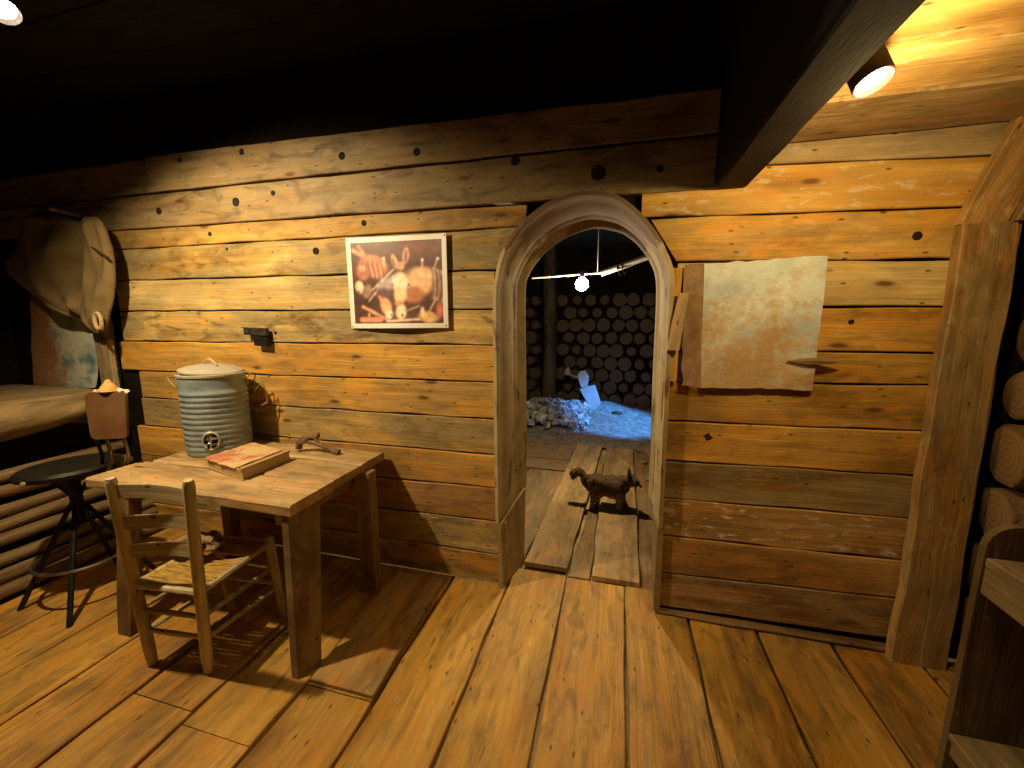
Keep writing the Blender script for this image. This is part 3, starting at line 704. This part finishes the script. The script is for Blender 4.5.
# ------------------------------------------------------------------ ladder-back chair
CHW = (.66, .60, .37)
t = empty('ladderback_chair', (-1.83, 1.33, 0), label='small pale ladder-back chair with torn woven seat pushed up to the table', cat='chair')
rf = [V((-1.995, 1.135, 0)), V((-1.705, 1.165, 0))]; rt_ = [on(110, 478, 1, 1.06), on(188, 480, 1, 1.09)]
ff = [V((-1.96, 1.50, 0)), V((-1.655, 1.53, 0))]; ft = [V((-1.975, 1.47, .46)), V((-1.665, 1.50, .47))]
def rp(k, z):
    t_ = z/rt_[k].z; return rf[k].lerp(rt_[k], t_)
for k in (0, 1):
    m = MB(); m.tube([rf[k].lerp(rt_[k], s_) for s_ in (0, .02, .1, .3, .6, .85, .98, 1)], [.016, .020, .023, .023, .022, .021, .021, .016], 12, CHW, (.4, .1, .3)); m.build('leg', DARKW, t, smooth=True)
for k in (0, 1):
    m = MB(); m.tube([ff[k].lerp(ft[k], s_) for s_ in (0, .03, .2, .6, .97, 1)], [.015, .018, .021, .021, .021, .016], 12, CHW, (.4, .1, .3)); m.build('leg', DARKW, t, smooth=True)
for (y0l, y1l, y0r, y1r) in ((483, 499, 489, 504), (517, 531, 519, 531), (546, 560, 547, 561)):
    m = MB()
    al = (on(118, (y0l+y1l)/2, 1, 1.07)); ar = on(194, (y0r+y1r)/2, 1, 1.10)
    zl, zr = al.z, ar.z; A_, B_ = rp(0, zl), rp(1, zr)
    rings = []
    for s_ in range(11):
        u = s_/10; p = A_.lerp(B_, u); p.y += .022*math.sin(PI*u); hh = .029
        rings.append([p+V((0, -.005, -hh)), p+V((0, .005, -hh)), p+V((0, .005, hh)), p+V((0, -.005, hh))])
    m.loft(rings, [[(s_*.03, hh*.5*j, j) for j in range(4)] for s_ in range(11)], CHW, (.4, .1, .2)); m.build('slat', DARKW, t, smooth=True)
def rung(a, b_, r=.010, name='rung'):
    m = MB(); m.tube([a, a.lerp(b_, .1), a.lerp(b_, .5), a.lerp(b_, .9), b_], [r*.7, r, r*1.15, r, r*.7], 8, CHW, (.3, .1, .2)); m.build(name, DARKW, t, smooth=True)
for z in (.30, .19): rung(rp(0, z), rp(1, z))
fl = lambda k, z: ff[k].lerp(ft[k], z/ft[k].z)
for z in (.30, .18): rung(rp(1, z), fl(1, z)); rung(rp(0, z), fl(0, z))
rung(fl(0, .2), fl(1, .2))
ZS = .425
m = MB(); pts = [rp(0, ZS), rp(1, ZS), fl(1, ZS+.01), fl(0, ZS+.01)]
for k in range(4):
    a, b_ = pts[k], pts[(k+1) % 4]; m.tube([a.lerp(b_, s_/10) for s_ in range(11)], [.013+.002*(s_ % 2) for s_ in range(11)], 8, CHW, (.3, .1, .3))
m.build('seat_frame', DARKW, t, smooth=True)
RUSH = mat('yellow_woven_rush', (.30, .17, .035), (.62, .40, .09), 22, .8, bs=.6, sx=(1, 6, 1))
m = MB(); NX_ = 22
for j in range(NX_):
    u = (j+.5)/NX_
    if .62 < u < .74: continue
    a = pts[0].lerp(pts[3], u); b_ = pts[1].lerp(pts[2], u)
    sag = .025*math.sin(PI*u)
    m.tube([a.lerp(b_, s_/6)+V((0, 0, .006-sag*math.sin(PI*s_/6)+.004*math.sin(j*2+s_))) for s_ in range(7)], .0085, 6)
m.build('woven_seat', RUSH, t, smooth=True)
m = MB(); c0 = (pts[0]+pts[1]+pts[2]+pts[3])/4+V((-.10, .04, .060))
for k in range(3): m.blob(c0+V((.05*k-.05, .03*k-.05, .01*(k % 2)+.005)), .055, sub=3, jit=.35, sc=(1.1, .9, .65))
tag(recentre(m.build('crumpled_rag', mat('brown_rag', (.22, .14, .07), (.36, .25, .13), 12, .9), None, smooth=True)), 'crumpled brown rag lying on the ladder-back chair seat', 'rag')

# ------------------------------------------------------------------ stool with back
t = empty('swivel_stool', (-2.88, 1.42, 0), label='round black-seated metal stool with brown back plate at the table left end', cat='stool')
SC = V((-2.89, 1.42, .745))
m = MB(); m.lathe(SC, [(.01, -.022), (.195, -.022), (.213, -.012), (.215, .006), (.20, .02), (.1, .016), (.005, .014)], 40, ax=(-.03, -.0, 1)); m.build('seat', IRON, t, smooth=True)
feet = [V((-3.07, 1.205, 0)), V((-2.655, 1.19, 0)), V((-2.68, 1.63, 0)), V((-3.06, 1.64, 0))]
for f_ in feet:
    m = MB(); tp = SC+(f_-SC)*.0+V(((SC.x-f_.x)*.35, (SC.y-f_.y)*.35, -.03)); mid = V((SC.x, SC.y, .52))+V(((f_.x-SC.x)*.12, (f_.y-SC.y)*.12, 0))
    m.tube([f_, mid, tp], [.0125, .0125, .0125], 8); m.build('leg', IRON, t, smooth=True)
m = MB(); m.tube([V((SC.x+.205*math.cos(a), SC.y+.205*math.sin(a), .235)) for a in [2*PI*k/36 for k in range(37)]], .009, 8, cap=False); m.build('foot_ring', STEEL, t, smooth=True)
m = MB(); m.tube([(SC.x, SC.y, .44), (SC.x, SC.y, .725)], .028, 14); m.build('spindle', IRON, t, smooth=True)
m = MB(); kc = on(47, 474, 1, 1.21); m.lathe(V((SC.x+.216*math.cos(math.radians(-75)), SC.y+.216*math.sin(math.radians(-75)), SC.z-.006)), [(.001, 0), (.014, .001), (.015, .008), (.008, .014), (.001, .015)], 12, ax=(0, -1, .2)); m.build('edge_knob', mat('brass_knob', (.5, .36, .14), (.6, .45, .2), 20, .4, .5), t, smooth=True)
pc = on(111, 415, 0, -2.585); pn = V((.42, -.90, .10)).normalized(); pu = V((0, 0, 1)); ps = pn.cross(pu).normalized(); pu = ps.cross(pn)
m = MB(); rg = []
for o_ in (-.009, .009):
    ring = []
    for cx_, cz_, a0 in ((1, 1, 0), (-1, 1, 90), (-1, -1, 180), (1, -1, 270)):
        for k in range(5):
            a = math.radians(a0+22.5*k); r = .03
            x = cx_*(.092-.0*cz_-r)+r*math.cos(a); z = cz_*(.125-r)+r*math.sin(a)
            if cz_ < 0: x *= .9
            ring.append(pc+ps*x+pu*z+pn*(o_+.02*(x/.09)**2))
    rg.append(ring)
m.loft(rg, rg, (0, 0, 0), (0, 0, 0)); m.build('back_plate', mat('brown_back_plate', (.11, .05, .02), (.17, .085, .033), 8, .55), t, smooth=True)
for s_ in (-.035, .045):
    q0 = pc+ps*s_-pn*.014; e_ = V((SC.x+.10, SC.y+.02, .712)); low = V((q0.x+.01, q0.y, .80))
    m = MB(); m.tube([q0+pu*.05, q0-pu*.10, low+V((0, 0, .05)), low, low.lerp(e_, .25)-V((0, 0, .05)), e_+V((0, s_, 0))], .0085, 8); m.build('back_bracket', STEEL, t, smooth=True)
m = MB(); q0 = pc+ps*.085-pn*.016+pu*.07; m.tube([q0-ps*.06, q0, q0+ps*.025-pu*.015, q0+ps*.022-pu*.12, V((q0.x+.0, q0.y, .82)), V((SC.x+.12, SC.y+.06, .712))], .009, 8); m.build('side_tube', IRON, t, smooth=True)
t = empty('tied_rag', pc+pu*.125, label='small orange and white knotted rag perched on the stool back plate', cat='rag')
pt = pc+pu*.128
m = MB(); m.lathe(pt, [(.005, -.005), (.042, 0), (.038, .015), (.022, .038), (.013, .05), (.011, .058), (.001, .062)], 14); m.build('knot', mat('orange_cloth', (.55, .28, .06), (.7, .42, .13), 16, .9), t, smooth=True)
m = MB()
for s_, x in ((1, -.055), (.8, .045), (.6, 0)): m.blob(pt+ps*x+V((0, 0, -.006)), .024*s_+.006, sub=2, jit=.4, sc=(1.2, .8, .6))
m.build('flaps', mat('white_cloth', (.6, .54, .42), (.75, .7, .6), 16, .9), t, smooth=True)

# ------------------------------------------------------------------ coat hanging at the left
COAT = mat('khaki_canvas', (.17, .12, .048), (.25, .175, .075), 4, .85, bs=.25, bd=.006)
t = empty('hanging_coat', on(60, 330, 1, 1.85), label='khaki canvas coat hanging in the upper left corner of the plank wall', cat='coat')
def drape(rows, Y, dep, fold, name, ph, parent):
    m = MB(); rings = []; seg = 40
    rr = []
    for (y0, l0, r0), (y1, l1, r1) in zip(rows, rows[1:]):
        for k in range(5):
            s_ = k/5; s2 = s_*s_*(3-2*s_)*.3+s_*.7; rr.append((y0+(y1-y0)*s_, l0+(l1-l0)*s2, r0+(r1-r0)*s2))
    rr.append(rows[-1]); n_ = len(rr)
    for q, (y_, l_, r_) in enumerate(rr):
        L_, R_ = on(l_, y_, 1, Y), on(r_, y_, 1, Y); ring = []; env = max(.12, min(1, math.sin(PI*q/(n_-1))*2.2))
        for k in range(seg):
            a = 2*PI*k/seg; u = .5-.5*math.cos(a); d = -math.sin(a)
            p = L_.lerp(R_, u); f_ = fold*(math.sin(u*11+q*.16+ph)+.6*math.sin(u*19-q*.11+ph*2)+1.2*noise.noise(V((u*4, q*.12, ph))))
            p.y += d*dep*env + (f_*env if d < 0 else 0)
            ring.append(p)
        rings.append(ring)
    m.loft(rings, rings, (0, 0, 0), (0, 0, 0)); return m.build(name, COAT, parent, smooth='all')
drape([(212, 34, 50), (217, 30, 66), (223, 26, 88), (235, 21, 99), (250, 18, 100), (263, 10, 98), (275, 13, 96), (285, 22, 94), (295, 34, 92), (305, 50, 91), (314, 68, 90), (320, 80, 88)], 1.955, .05, .018, 'coat_body', 1, t)
sl_ = drape([(217, 84, 97), (222, 82, 102), (235, 82, 107), (250, 84, 112), (265, 85, 114), (280, 85, 114.5), (296, 84, 113), (306, 84, 111), (316, 85, 108), (326, 89, 106), (333, 94, 102)], 1.92, .04, .012, 'sleeve', 4, t)
cc = on(98, 321, 1, 1.87)
m = MB(); m.tube([cc+V((.030*math.cos(a), 0, .052*math.sin(a)+.0)) for a in [2*PI*k/20 for k in range(21)]], .011, 8, cap=False); m.build('cuff', mat('pale_cuff', (.42, .31, .15), (.52, .4, .22), 8, .8), sl_, smooth=True)
m = MB(); m.tube([on(90, 246, 1, 1.88), on(108, 258, 1, 1.875)], [.006, .009], 8); m.build('sleeve_slit', mat('slit_dark', (.04, .025, .015), (.07, .04, .02), 9, .7), sl_, smooth=True)  # thin dark rod standing in for a dark slit in the sleeve
m = MB(); pk = on(60, 214, 1, 1.95); m.tube([(pk.x, 2.06, pk.z+.01), (pk.x, 1.90, pk.z+.02)], .012, 8)
tag(recentre(m.build('coat_peg', DARKW, None)), 'wooden wall peg that carries the khaki coat', 'peg')

# ------------------------------------------------------------------ shelf unit, lower right
t = empty('shelf_unit', (1.2, .9, 0), label='dark rustic shelf unit with rounded side panel at the lower right edge', cat='shelf unit')
SW = (.36, .28, .16)
def side_panel(y):
    m = MB(); x0, x1, zt = 1.028, 1.46, .985; pr_ = [(x0, 0), (x0, zt-.07)]
    pr_ += [(x0+.07-.07*math.cos(a), zt-.07+.07*math.sin(a)) for a in [PI/2*k/6 for k in range(1, 7)]] + [(x1, zt), (x1, 0)]
    r0_ = [V((x, y, z)) for x, z in pr_]; r1_ = [V((x, y+.022, z)) for x, z in pr_]
    m.loft([r0_, r1_], [[(p.z, p.x, 0) for p in r0_]]*2, (.11, .07, .032), (.2, 0, .3)); m.build('side_panel', DARKW, t)
side_panel(1.345); side_panel(.45)
for z, th_, nm, x0 in ((.865, .022, 'shelf', 1.03), (.285, .022, 'shelf', 1.03)):
    m = MB(); m.board((x0+.2, .475, z), (x0+.2, 1.342, z), (.20, 0, 0), (0, 0, th_), (.26, .19, .10), (.3, .1, .3)); m.build(nm, DARKW, t)
m = MB(); m.board((1.05, .475, .82), (1.05, 1.342, .82), (0, 0, .045), (-.018, 0, 0), (.26, .19, .10), (.5, .1, .3)); m.build('apron', DARKW, t)
m = MB(); m.board((1.055, .475, .255), (1.055, 1.342, .255), (0, 0, .03), (-.018, 0, 0), (.20, .15, .08), (.5, .1, .3)); m.build('apron', DARKW, t)
m = MB(); m.board((1.46, .45, .49), (1.46, 1.345, .49), (0, 0, .49), (.02, 0, 0), (.06, .035, .015), (0, 0, 0)); m.build('back_panel', DARKW, t)

# ------------------------------------------------------------------ the chamber beyond the arch
pm = MB()
def pl(x0a, x1a, ya, x0b, x1b, yb, z, tone, wear=(.5, 0, .4), th=.03):
    a, b_ = V(((x0a+x1a)/2, ya, z-th)), V(((x0b+x1b)/2, yb, z-th))
    pm.board(a, b_, ((x1a-x0a)/2-.004, 0, 0), (0, 0, th), tone, wear, W2=((x1b-x0b)/2-.004, 0, 0), wob=.006)
pl(-.530, -.245, 2.30, -.435, -.125, 4.90, .018, (.58, .40, .17))
pl(-.235, -.10, 2.26, -.115, -.09, 4.4, -.006, (.38, .25, .10))
pl(-.095, .19, 2.27, -.085, .24, 4.85, .014, (.56, .38, .16))
pl(.195, .55, 2.2, .25, .6, 4.9, -.005, (.30, .17, .07))
pl(-.93, -.54, 2.2, -.85, -.445, 3.95, .0, (.42, .28, .14), (.8, .2, .4))
pl(-1.4, -.94, 2.2, -1.3, -.86, 3.95, .0, (.30, .19, .09))
pm.board((-1.7, 4.12, -.02), (-.46, 4.12, -.02), (0, .14, 0), (0, 0, .03), (.32, .20, .12), (.5, 0, .5))
pm.board((-1.7, 4.45, -.02), (-.46, 4.45, -.02), (0, .15, 0), (0, 0, .035), (.36, .23, .14), (.5, 0, .5))
pm.board((-1.7, 4.78, -.02), (-.44, 4.78, -.02), (0, .15, 0), (0, 0, .03), (.40, .27, .17), (.5, .1, .5))
slab(-3.0, 2.2, -.09, -.04, 2.16, 5.0, pm)
struct(pm.build('floor_passage', FLOORW))
# dirt ground rising into a low mound
m = MB(); nx_, ny_ = 90, 70
def gz(x, y):
    h = -.02+.05*noise.noise(V((x*1.5, y*1.5, 0)))+.028*noise.noise(V((x*9, y*9, 3)))+.018*noise.noise(V((x*22, y*22, 5)))
    h += .17*math.exp(-((x+.25)/.55)**2-((y-6.9)/.6)**2)
    return h*min(1, max(0, (y-4.85)/.25))
for j in range(ny_+1):
    for i in range(nx_+1):
        x = -3.2+5.6*i/nx_; y = 4.86+2.9*j/ny_; m.v.append(V((x, y, gz(x, y))))
for j in range(ny_):
    for i in range(nx_):
        a = j*(nx_+1)+i; m.face((a, a+1, a+nx_+2, a+nx_+1))
struct(m.build('floor_ground', mat('pale_dirt', (.20, .15, .11), (.42, .37, .33), 14, .9, bs=.8, bd=.03), smooth=True))
# log-end wall
protos = []
for k in range(5):
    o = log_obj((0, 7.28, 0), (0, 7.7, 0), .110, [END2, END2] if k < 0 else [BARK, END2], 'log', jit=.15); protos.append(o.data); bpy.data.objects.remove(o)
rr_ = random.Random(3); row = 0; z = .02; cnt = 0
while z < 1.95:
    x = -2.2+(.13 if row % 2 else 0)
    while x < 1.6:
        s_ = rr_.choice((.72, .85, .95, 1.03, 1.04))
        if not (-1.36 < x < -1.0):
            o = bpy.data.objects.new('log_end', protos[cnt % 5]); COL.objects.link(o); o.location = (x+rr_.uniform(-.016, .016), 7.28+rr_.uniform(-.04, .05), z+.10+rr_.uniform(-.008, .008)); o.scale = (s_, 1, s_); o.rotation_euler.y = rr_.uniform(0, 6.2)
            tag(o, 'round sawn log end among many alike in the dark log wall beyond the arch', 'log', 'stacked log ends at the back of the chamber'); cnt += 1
        x += .245
    z += .222; row += 1
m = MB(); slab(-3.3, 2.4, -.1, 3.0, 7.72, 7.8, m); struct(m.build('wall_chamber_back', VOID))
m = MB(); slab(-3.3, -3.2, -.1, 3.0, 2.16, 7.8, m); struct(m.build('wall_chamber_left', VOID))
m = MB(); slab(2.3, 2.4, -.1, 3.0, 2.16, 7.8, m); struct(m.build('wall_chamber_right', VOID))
m = MB(); slab(-3.3, 2.4, 2.9, 3.0, 2.16, 7.8, m); struct(m.build('ceiling_chamber', mat('teal_haze', (.03, .045, .045), (.06, .09, .09), 1.5, .6, bs=.4, bd=.05)))  # the chamber's dark teal haze is put into this ceiling colour
m = MB(); m.tube([(-1.18, 7.15, 0), (-1.17, 7.15, 1.2), (-1.2, 7.15, 2.9)], [.13, .12, .12], 14, (.05, .04, .03), jit=.2)
tag(recentre(m.build('mine_prop', DARKW, None, smooth=True)), 'dark round timber prop standing in front of the log-end wall', 'post')
# gravel heap and stones
GR = mat('pale_gravel', (.06, .055, .06), (.70, .68, .66), 9, .35, bs=.2, spec=.8)
m = MB()
for k in range(620):
    a = R.uniform(-1.55, -.40); y = R.uniform(5.55, 6.7)
    hgt = .26*max(0, 1-((a+1.05)/.75)**2)*max(0, 1-((y-6.15)/.65)**2)**.7
    if hgt < .02 and R.random() < .6: continue
    m.blob((a, y, gz(a, y)+hgt+R.uniform(-.02, .03)), R.uniform(.022, .055), sub=1, jit=.5)
tag(m.build('gravel_heap', GR, None), 'heap of pale wet gravel at the left inside the chamber', 'gravel', kind='stuff')
m = MB()
for j in range(13):
    for i in range(17): 
        a = -1.7+1.4*i/16; y = 5.4+1.5*j/12
        m.v.append(V((a, y, gz(a, y)-.03+.25*max(0, 1-((a+1.05)/.75)**2)*max(0, 1-((y-6.15)/.68)**2)**.7)))
for j in range(12):
    for i in range(16): a = j*17+i; m.face((a, a+1, a+18, a+17))
for (x, y, r, s_, lb) in [(-.86, 6.78, .20, .75, 'large dark boulder behind the gravel heap'), (.05, 6.5, .07, .6, 'small dark stone in the blue light right of the slab')]:
    q = MB(); q.blob((x, y, gz(x, y)+r*s_*.3), r, sub=3, jit=.2, sc=(1.2, .8, s_)); tag(recentre(q.build('boulder', mat('dark_rock', (.06, .045, .025), (.14, .105, .055), 9, .85, bs=.5), None, smooth=True)), lb, 'rock')
for k in range(26):
    x = R.uniform(.0, .5); y = R.uniform(3.9, 5.2); q = MB(); q.blob((x+.12, y, .015), R.uniform(.02, .05), sub=2, jit=.4, sc=(1.2, 1, .7))
    if k < 14: tag(recentre(q.build('rubble_stone', mat('rubble', (.20, .13, .07), (.38, .28, .17), 12, .9) if k == 0 else bpy.data.materials['rubble'], None, smooth=True)), 'small brown stone scattered along the right side of the passage floor', 'stone', 'stones along the right of the passage')
# blue-lit slab figure
YB = 6.55
t = empty('slab_marker', on(592, 408, 1, YB), label='pale angular slab topped by a hexagonal block, glowing in blue light', cat='marker')
SLB = mat('pale_blue_slab', (.42, .55, .62), (.60, .70, .74), 10, .5)
def ppoly(px, th_, name, parent, mt=SLB):
    m = MB(); r0_ = [on(x, y, 1, YB) for x, y in px]; r1_ = [p+V((0, th_, 0)) for p in r0_]; m.loft([r0_, r1_], [r0_, r1_], (0, 0, 0), (0, 0, 0)); return m.build(name, mt, parent)
ppoly([(579.5, 389), (594.5, 386), (600.5, 404), (596, 409), (592, 411)], .14, 'lower_slab', t)
ppoly([(577.5, 376), (580, 371.5), (585, 370.5), (588.7, 377), (587.5, 386), (582.5, 388), (580.5, 386)], .12, 'hexagonal_block', t)
m = MB(); m.lathe(on(567.5, 374.5, 1, YB), [(.005, 0), (.065, .0), (.045, .06), (.03, .11), (.004, .12)], 10); m.build('cone', mat('grey_cone', (.25, .25, .22), (.4, .4, .36), 12, .6), t)
m = MB(); m.tube([on(569, 374.5, 1, YB), on(578, 377.5, 1, YB)], .014, 8); m.build('arm', bpy.data.materials['grey_cone'], t)

# bulb, rod and conduit hanging in the passage
YL = 3.4
PIPE = mat('dusty_white_pipe', (.42, .42, .36), (.62, .60, .52), 12, .5)
t = empty('hanging_conduit', on(600, 272, 1, YL), label='dusty pipe and thin rod hung on a string just inside the arch', cat='pipe')
m = MB(); m.tube([on(601, 273.5, 1, YL), on(652, 255.5, 1, YL)], .024, 12); m.build('pipe', PIPE, t, smooth=True)
m = MB(); m.tube([on(532, 278, 1, YL), on(601, 273, 1, YL)], .008, 8); m.build('rod', PIPE, t, smooth=True)
m = MB(); m.tube([on(597.5, 273, 1, YL), V((on(597.5, 273, 1, YL).x, YL, 2.9))], .0045, 6); m.build('string', PIPE, t)
for x in (617, 621.5):
    m = MB(); c = on(x, 268-(x-617)*.3, 1, YL-.02); m.tube([c+V((0, 0, .02)), c, c+V((.02, 0, -.045)), c+V((.028, 0, -.06))], [.005, .006, .006, .012], 8); m.build('clip', CHROME, t, smooth=True)
BW = on(582, 282, 1, YL-.05)
t = empty('light_bulb', BW, label='bare glowing light bulb hanging under the rod beyond the arch', cat='light bulb')
m = MB(); m.lathe(BW+V((0, 0, -.052)), [(.002, -.02), (.03, -.012), (.048, .01), (.053, .035), (.046, .06), (.026, .080), (.016, .09), (.002, .091)], 20); gl = m.build('glass', emit('bulb_glow', (1, .86, .6), 60), t, smooth='all')
m = MB(); m.lathe(BW+V((0, 0, .035)), [(.015, 0), (.018, .004), (.018, .05), (.006, .055)], 14); m.build('socket', IRON, t, smooth=True)

# ------------------------------------------------------------------ dog in the passage
t = empty('dog', (-.025, 3.22, .018), label='small scruffy dark-brown dog with curled tail standing beyond the arch', cat='dog')
FUR, nt, b = newmat('scruffy_fur')
tc = N(nt, 'ShaderNodeTexCoord').outputs['Object']; sp = N(nt, 'ShaderNodeSeparateXYZ'); nt.links.new(tc, sp.inputs[0])
nz = noise_n(nt, tc, 14, 6, .65, (1, 1, 1), .6); f_ = mth(nt, 'ADD', mth(nt, 'MULTIPLY', sp.outputs[2], 3.0), mth(nt, 'MULTIPLY', nz, .6))
c = mix(nt, ramp(nt, f_, [(.58, 0), (.78, 1)]), (.34, .24, .12), (.13, .072, .026))
c = mix(nt, ramp(nt, nz, [(.60, 0), (.70, .6)]), c, (.42, .30, .14)); nt.links.new(c, b.inputs['Base Color']); b.inputs['Roughness'].default_value = .9
bump(nt, b, noise_n(nt, tc, 60, 5, .7, (1, 1, 1), 1), 1, .02)
def skin(name, nodes, edges, mt, parent, sub=2):
    me = bpy.data.meshes.new(name); me.from_pydata([n_[0] for n_ in nodes], edges, []); me.materials.append(mt)
    o = bpy.data.objects.new(name, me); COL.objects.link(o); o.parent = parent
    sk = o.modifiers.new('skin', 'SKIN'); sk.use_smooth_shade = True
    for i, n_ in enumerate(nodes):
        me.skin_vertices[0].data[i].radius = (n_[1], n_[2] if len(n_) > 2 else n_[1])
    me.skin_vertices[0].data[0].use_root = True
    ss = o.modifiers.new('sub', 'SUBSURF'); ss.levels = sub; ss.render_levels = sub
    return o
nodes = [((-.02, 0, .185), .085, .085), ((-.09, 0, .185), .082, .082), ((-.15, 0, .19), .062, .066), ((.06, 0, .185), .085, .088), ((.11, 0, .20), .070, .075), ((.145, .0, .235), .060, .062), ((.18, -.01, .255), .058, .056), ((.208, -.025, .240), .040, .038), ((.232, -.04, .230), .028, .026),
         ((-.115, -.04, .125), .040), ((-.095, -.045, .085), .030), ((-.13, -.045, .045), .021), ((-.12, -.045, .014), .021), ((-.095, -.045, .010), .015),
         ((-.115, .04, .125), .040), ((-.08, .045, .085), .030), ((-.105, .045, .045), .021), ((-.095, .045, .014), .021), ((-.07, .045, .010), .015),
         ((.085, -.045, .12), .036), ((.088, -.047, .07), .025), ((.095, -.047, .014), .021), ((.12, -.047, .010), .015),
         ((.09, .045, .12), .036), ((.115, .047, .07), .025), ((.14, .047, .014), .021), ((.165, .047, .010), .015),
         ((-.195, 0, .230), .036), ((-.215, 0, .275), .033), ((-.258, 0, .292), .033), ((-.295, 0, .260), .033), ((-.285, -.005, .215), .028)]
edges = [(0, 1), (1, 2), (0, 3), (3, 4), (4, 5), (5, 6), (6, 7), (7, 8), (1, 9), (9, 10), (10, 11), (11, 12), (12, 13), (1, 14), (14, 15), (15, 16), (16, 17), (17, 18), (3, 19), (19, 20), (20, 21), (21, 22), (3, 23), (23, 24), (24, 25), (25, 26), (2, 27), (27, 28), (28, 29), (29, 30), (30, 31)]
dg = skin('dog_body', nodes, edges, FUR, t, 3)
tx = bpy.data.textures.new('fur_clumps', 'CLOUDS'); tx.noise_scale = .035
dm = dg.modifiers.new('fur', 'DISPLACE'); dm.texture = tx; dm.strength = .045; dm.mid_level = .45
for s_ in (-1, 1):
    m = MB(); e = V((.162, -.01+s_*.034, .300)); m.loft([[e+V((-.018, -.012, 0)), e+V((.016, -.012, 0)), e+V((.016, .012, 0)), e+V((-.018, .012, 0))], [e+V((-.010, s_*.004-.006, .03)), e+V((.010, s_*.004-.006, .03)), e+V((.010, s_*.004+.004, .03)), e+V((-.010, s_*.004+.004, .03))], [e+V((-.003, s_*.006, .052))]*4], [[(0, 0, 0)]*4]*3, (0, 0, 0), (0, 0, 0)); m.build('ear', FUR, dg, local=True)
    m = MB(); m.lathe(V((.222, -.014+s_*.030, .262)), [(.001, -.006), (.006, -.003), (.006, .003), (.001, .006)], 8); m.build('eye', IRON, dg, local=True, smooth=True)
m = MB(); m.blob((.250, -.055, .230), .013, sub=2, jit=0); m.build('nose', IRON, dg, local=True, smooth=True)

# ------------------------------------------------------------------ lamps
def light(name, typ, loc, power, col, size=.03, parent=None, aim=None, cone=None, blend=.5):
    L = bpy.data.lights.new(name, typ); L.energy = power; L.color = col
    if typ == 'AREA': L.size = size
    else: L.shadow_soft_size = size
    if typ == 'SPOT': L.spot_size = cone; L.spot_blend = blend
    o = bpy.data.objects.new(name, L); COL.objects.link(o); o.location = loc
    if aim is not None: o.rotation_euler = (V(aim)-V(loc)).to_track_quat('-Z', 'Y').to_euler()
    if parent: o.parent = parent; o.location = V(loc)-wloc(parent)
    return o
def can_lamp(loc, aim, label, name='spot_lamp', r=.05, power=100, col=(1, .8, .5), cone=2.2, glow=30, stem_to=None, L=.11, blend=.6, size=.03):
    loc, aim = V(loc), V(aim); d = (aim-loc).normalized()
    t = empty(name, loc, label=label, cat='lamp')
    m = MB(); m.lathe(loc-d*L, [(.004, 0), (r*.7, .0), (r, .03), (r, L+.012), (r*.93, L+.012), (r*.93, .035), (.004, .03)], 24, ax=d); m.build('shade', BROWNB, t, smooth=True)
    m = MB(); m.lathe(loc-d*.012, [(.001, -.02), (r*.6, -.01), (r*.82, .004), (r*.6, .016), (.001, .02)], 20, ax=d); m.build('bulb', emit(name+'_glow', (1, .9, .72), glow), t, smooth='all')
    if stem_to is not None:
        m = MB(); m.tube([loc-d*L*.7, V(stem_to)], .008, 8); m.build('stem', IRON, t)
    if power: light('lamp_light', 'SPOT', loc+d*.045, power, col, size, t, aim, cone, blend)
    return t
WARM = (1, .72, .36)
can_lamp((-2.28, .86, 2.60), (-2.06, 1.62, 1.08), 'bright lamp just outside the upper left corner that lights the table and plank wall', power=195, col=(1, .745, .40), cone=2.42, glow=25, stem_to=(-2.33, .80, 2.95), blend=.65)
p3 = on(2, 9, 2, 2.58)
can_lamp(p3, (-1.2, .9, 1.3), 'small bright lamp glowing in the very upper left corner', power=9, col=(1, .80, .5), cone=2.2, glow=40, stem_to=(p3.x-.1, p3.y, 2.95), blend=.7, r=.045, L=.08)
lt = can_lamp((.635, 1.40, 2.19), (.78, 1.18, 1.6), 'bright lamp fixed beside the dark ceiling beam at the upper right', power=0, col=WARM, cone=2.9, glow=60, stem_to=(.52, 1.43, 2.24), r=.046, L=.085)
light('lamp_light', 'POINT', (.675, 1.335, 2.09), 8, (1, .70, .28), .02, lt)
light('lamp_light', 'SPOT', (.675, 1.34, 2.11), 18, (1, .70, .27), .02, lt, (.90, 2.2, 1.93), 2.75, .5)
can_lamp((.08, .45, 2.80), (.05, .70, .0), 'unseen fill lamp above the viewer lighting the middle of the floor', power=36, col=(1, .68, .22), cone=1.35, glow=15, stem_to=(.08, .45, 2.95), blend=.9, size=.12)  # unseen fill lamp, brightens the middle of the floor
light('bulb_light', 'POINT', BW+V((0, 0, -.06)), 72, (1, .76, .46), .04, None)
bpy.data.objects['bulb_light'].parent = bpy.data.objects['light_bulb']; bpy.data.objects['bulb_light'].location = (0, 0, -.125)
t = empty('blue_spotlight', (1.4, 5.6, 2.3), label='blue spotlight high on the right side of the chamber, out of sight', cat='lamp')
m = MB(); m.lathe((1.4, 5.6, 2.3), [(.05, 0), (.05, .12), (.002, .13)], 16); m.build('shade', IRON, t)
m = MB(); m.tube([(1.4, 5.6, 2.42), (1.4, 5.6, 2.9)], .01, 8); m.build('stem', IRON, t)
light('blue_light', 'SPOT', (1.38, 5.62, 2.26), 900, (.07, .34, 1.0), .05, t, (.02, 6.25, 0), .72, .7)
w = bpy.data.worlds.new('world'); sc.world = w; w.use_nodes = True
w.node_tree.nodes['Background'].inputs[0].default_value = (.9, .75, .5, 1); w.node_tree.nodes['Background'].inputs[1].default_value = .004
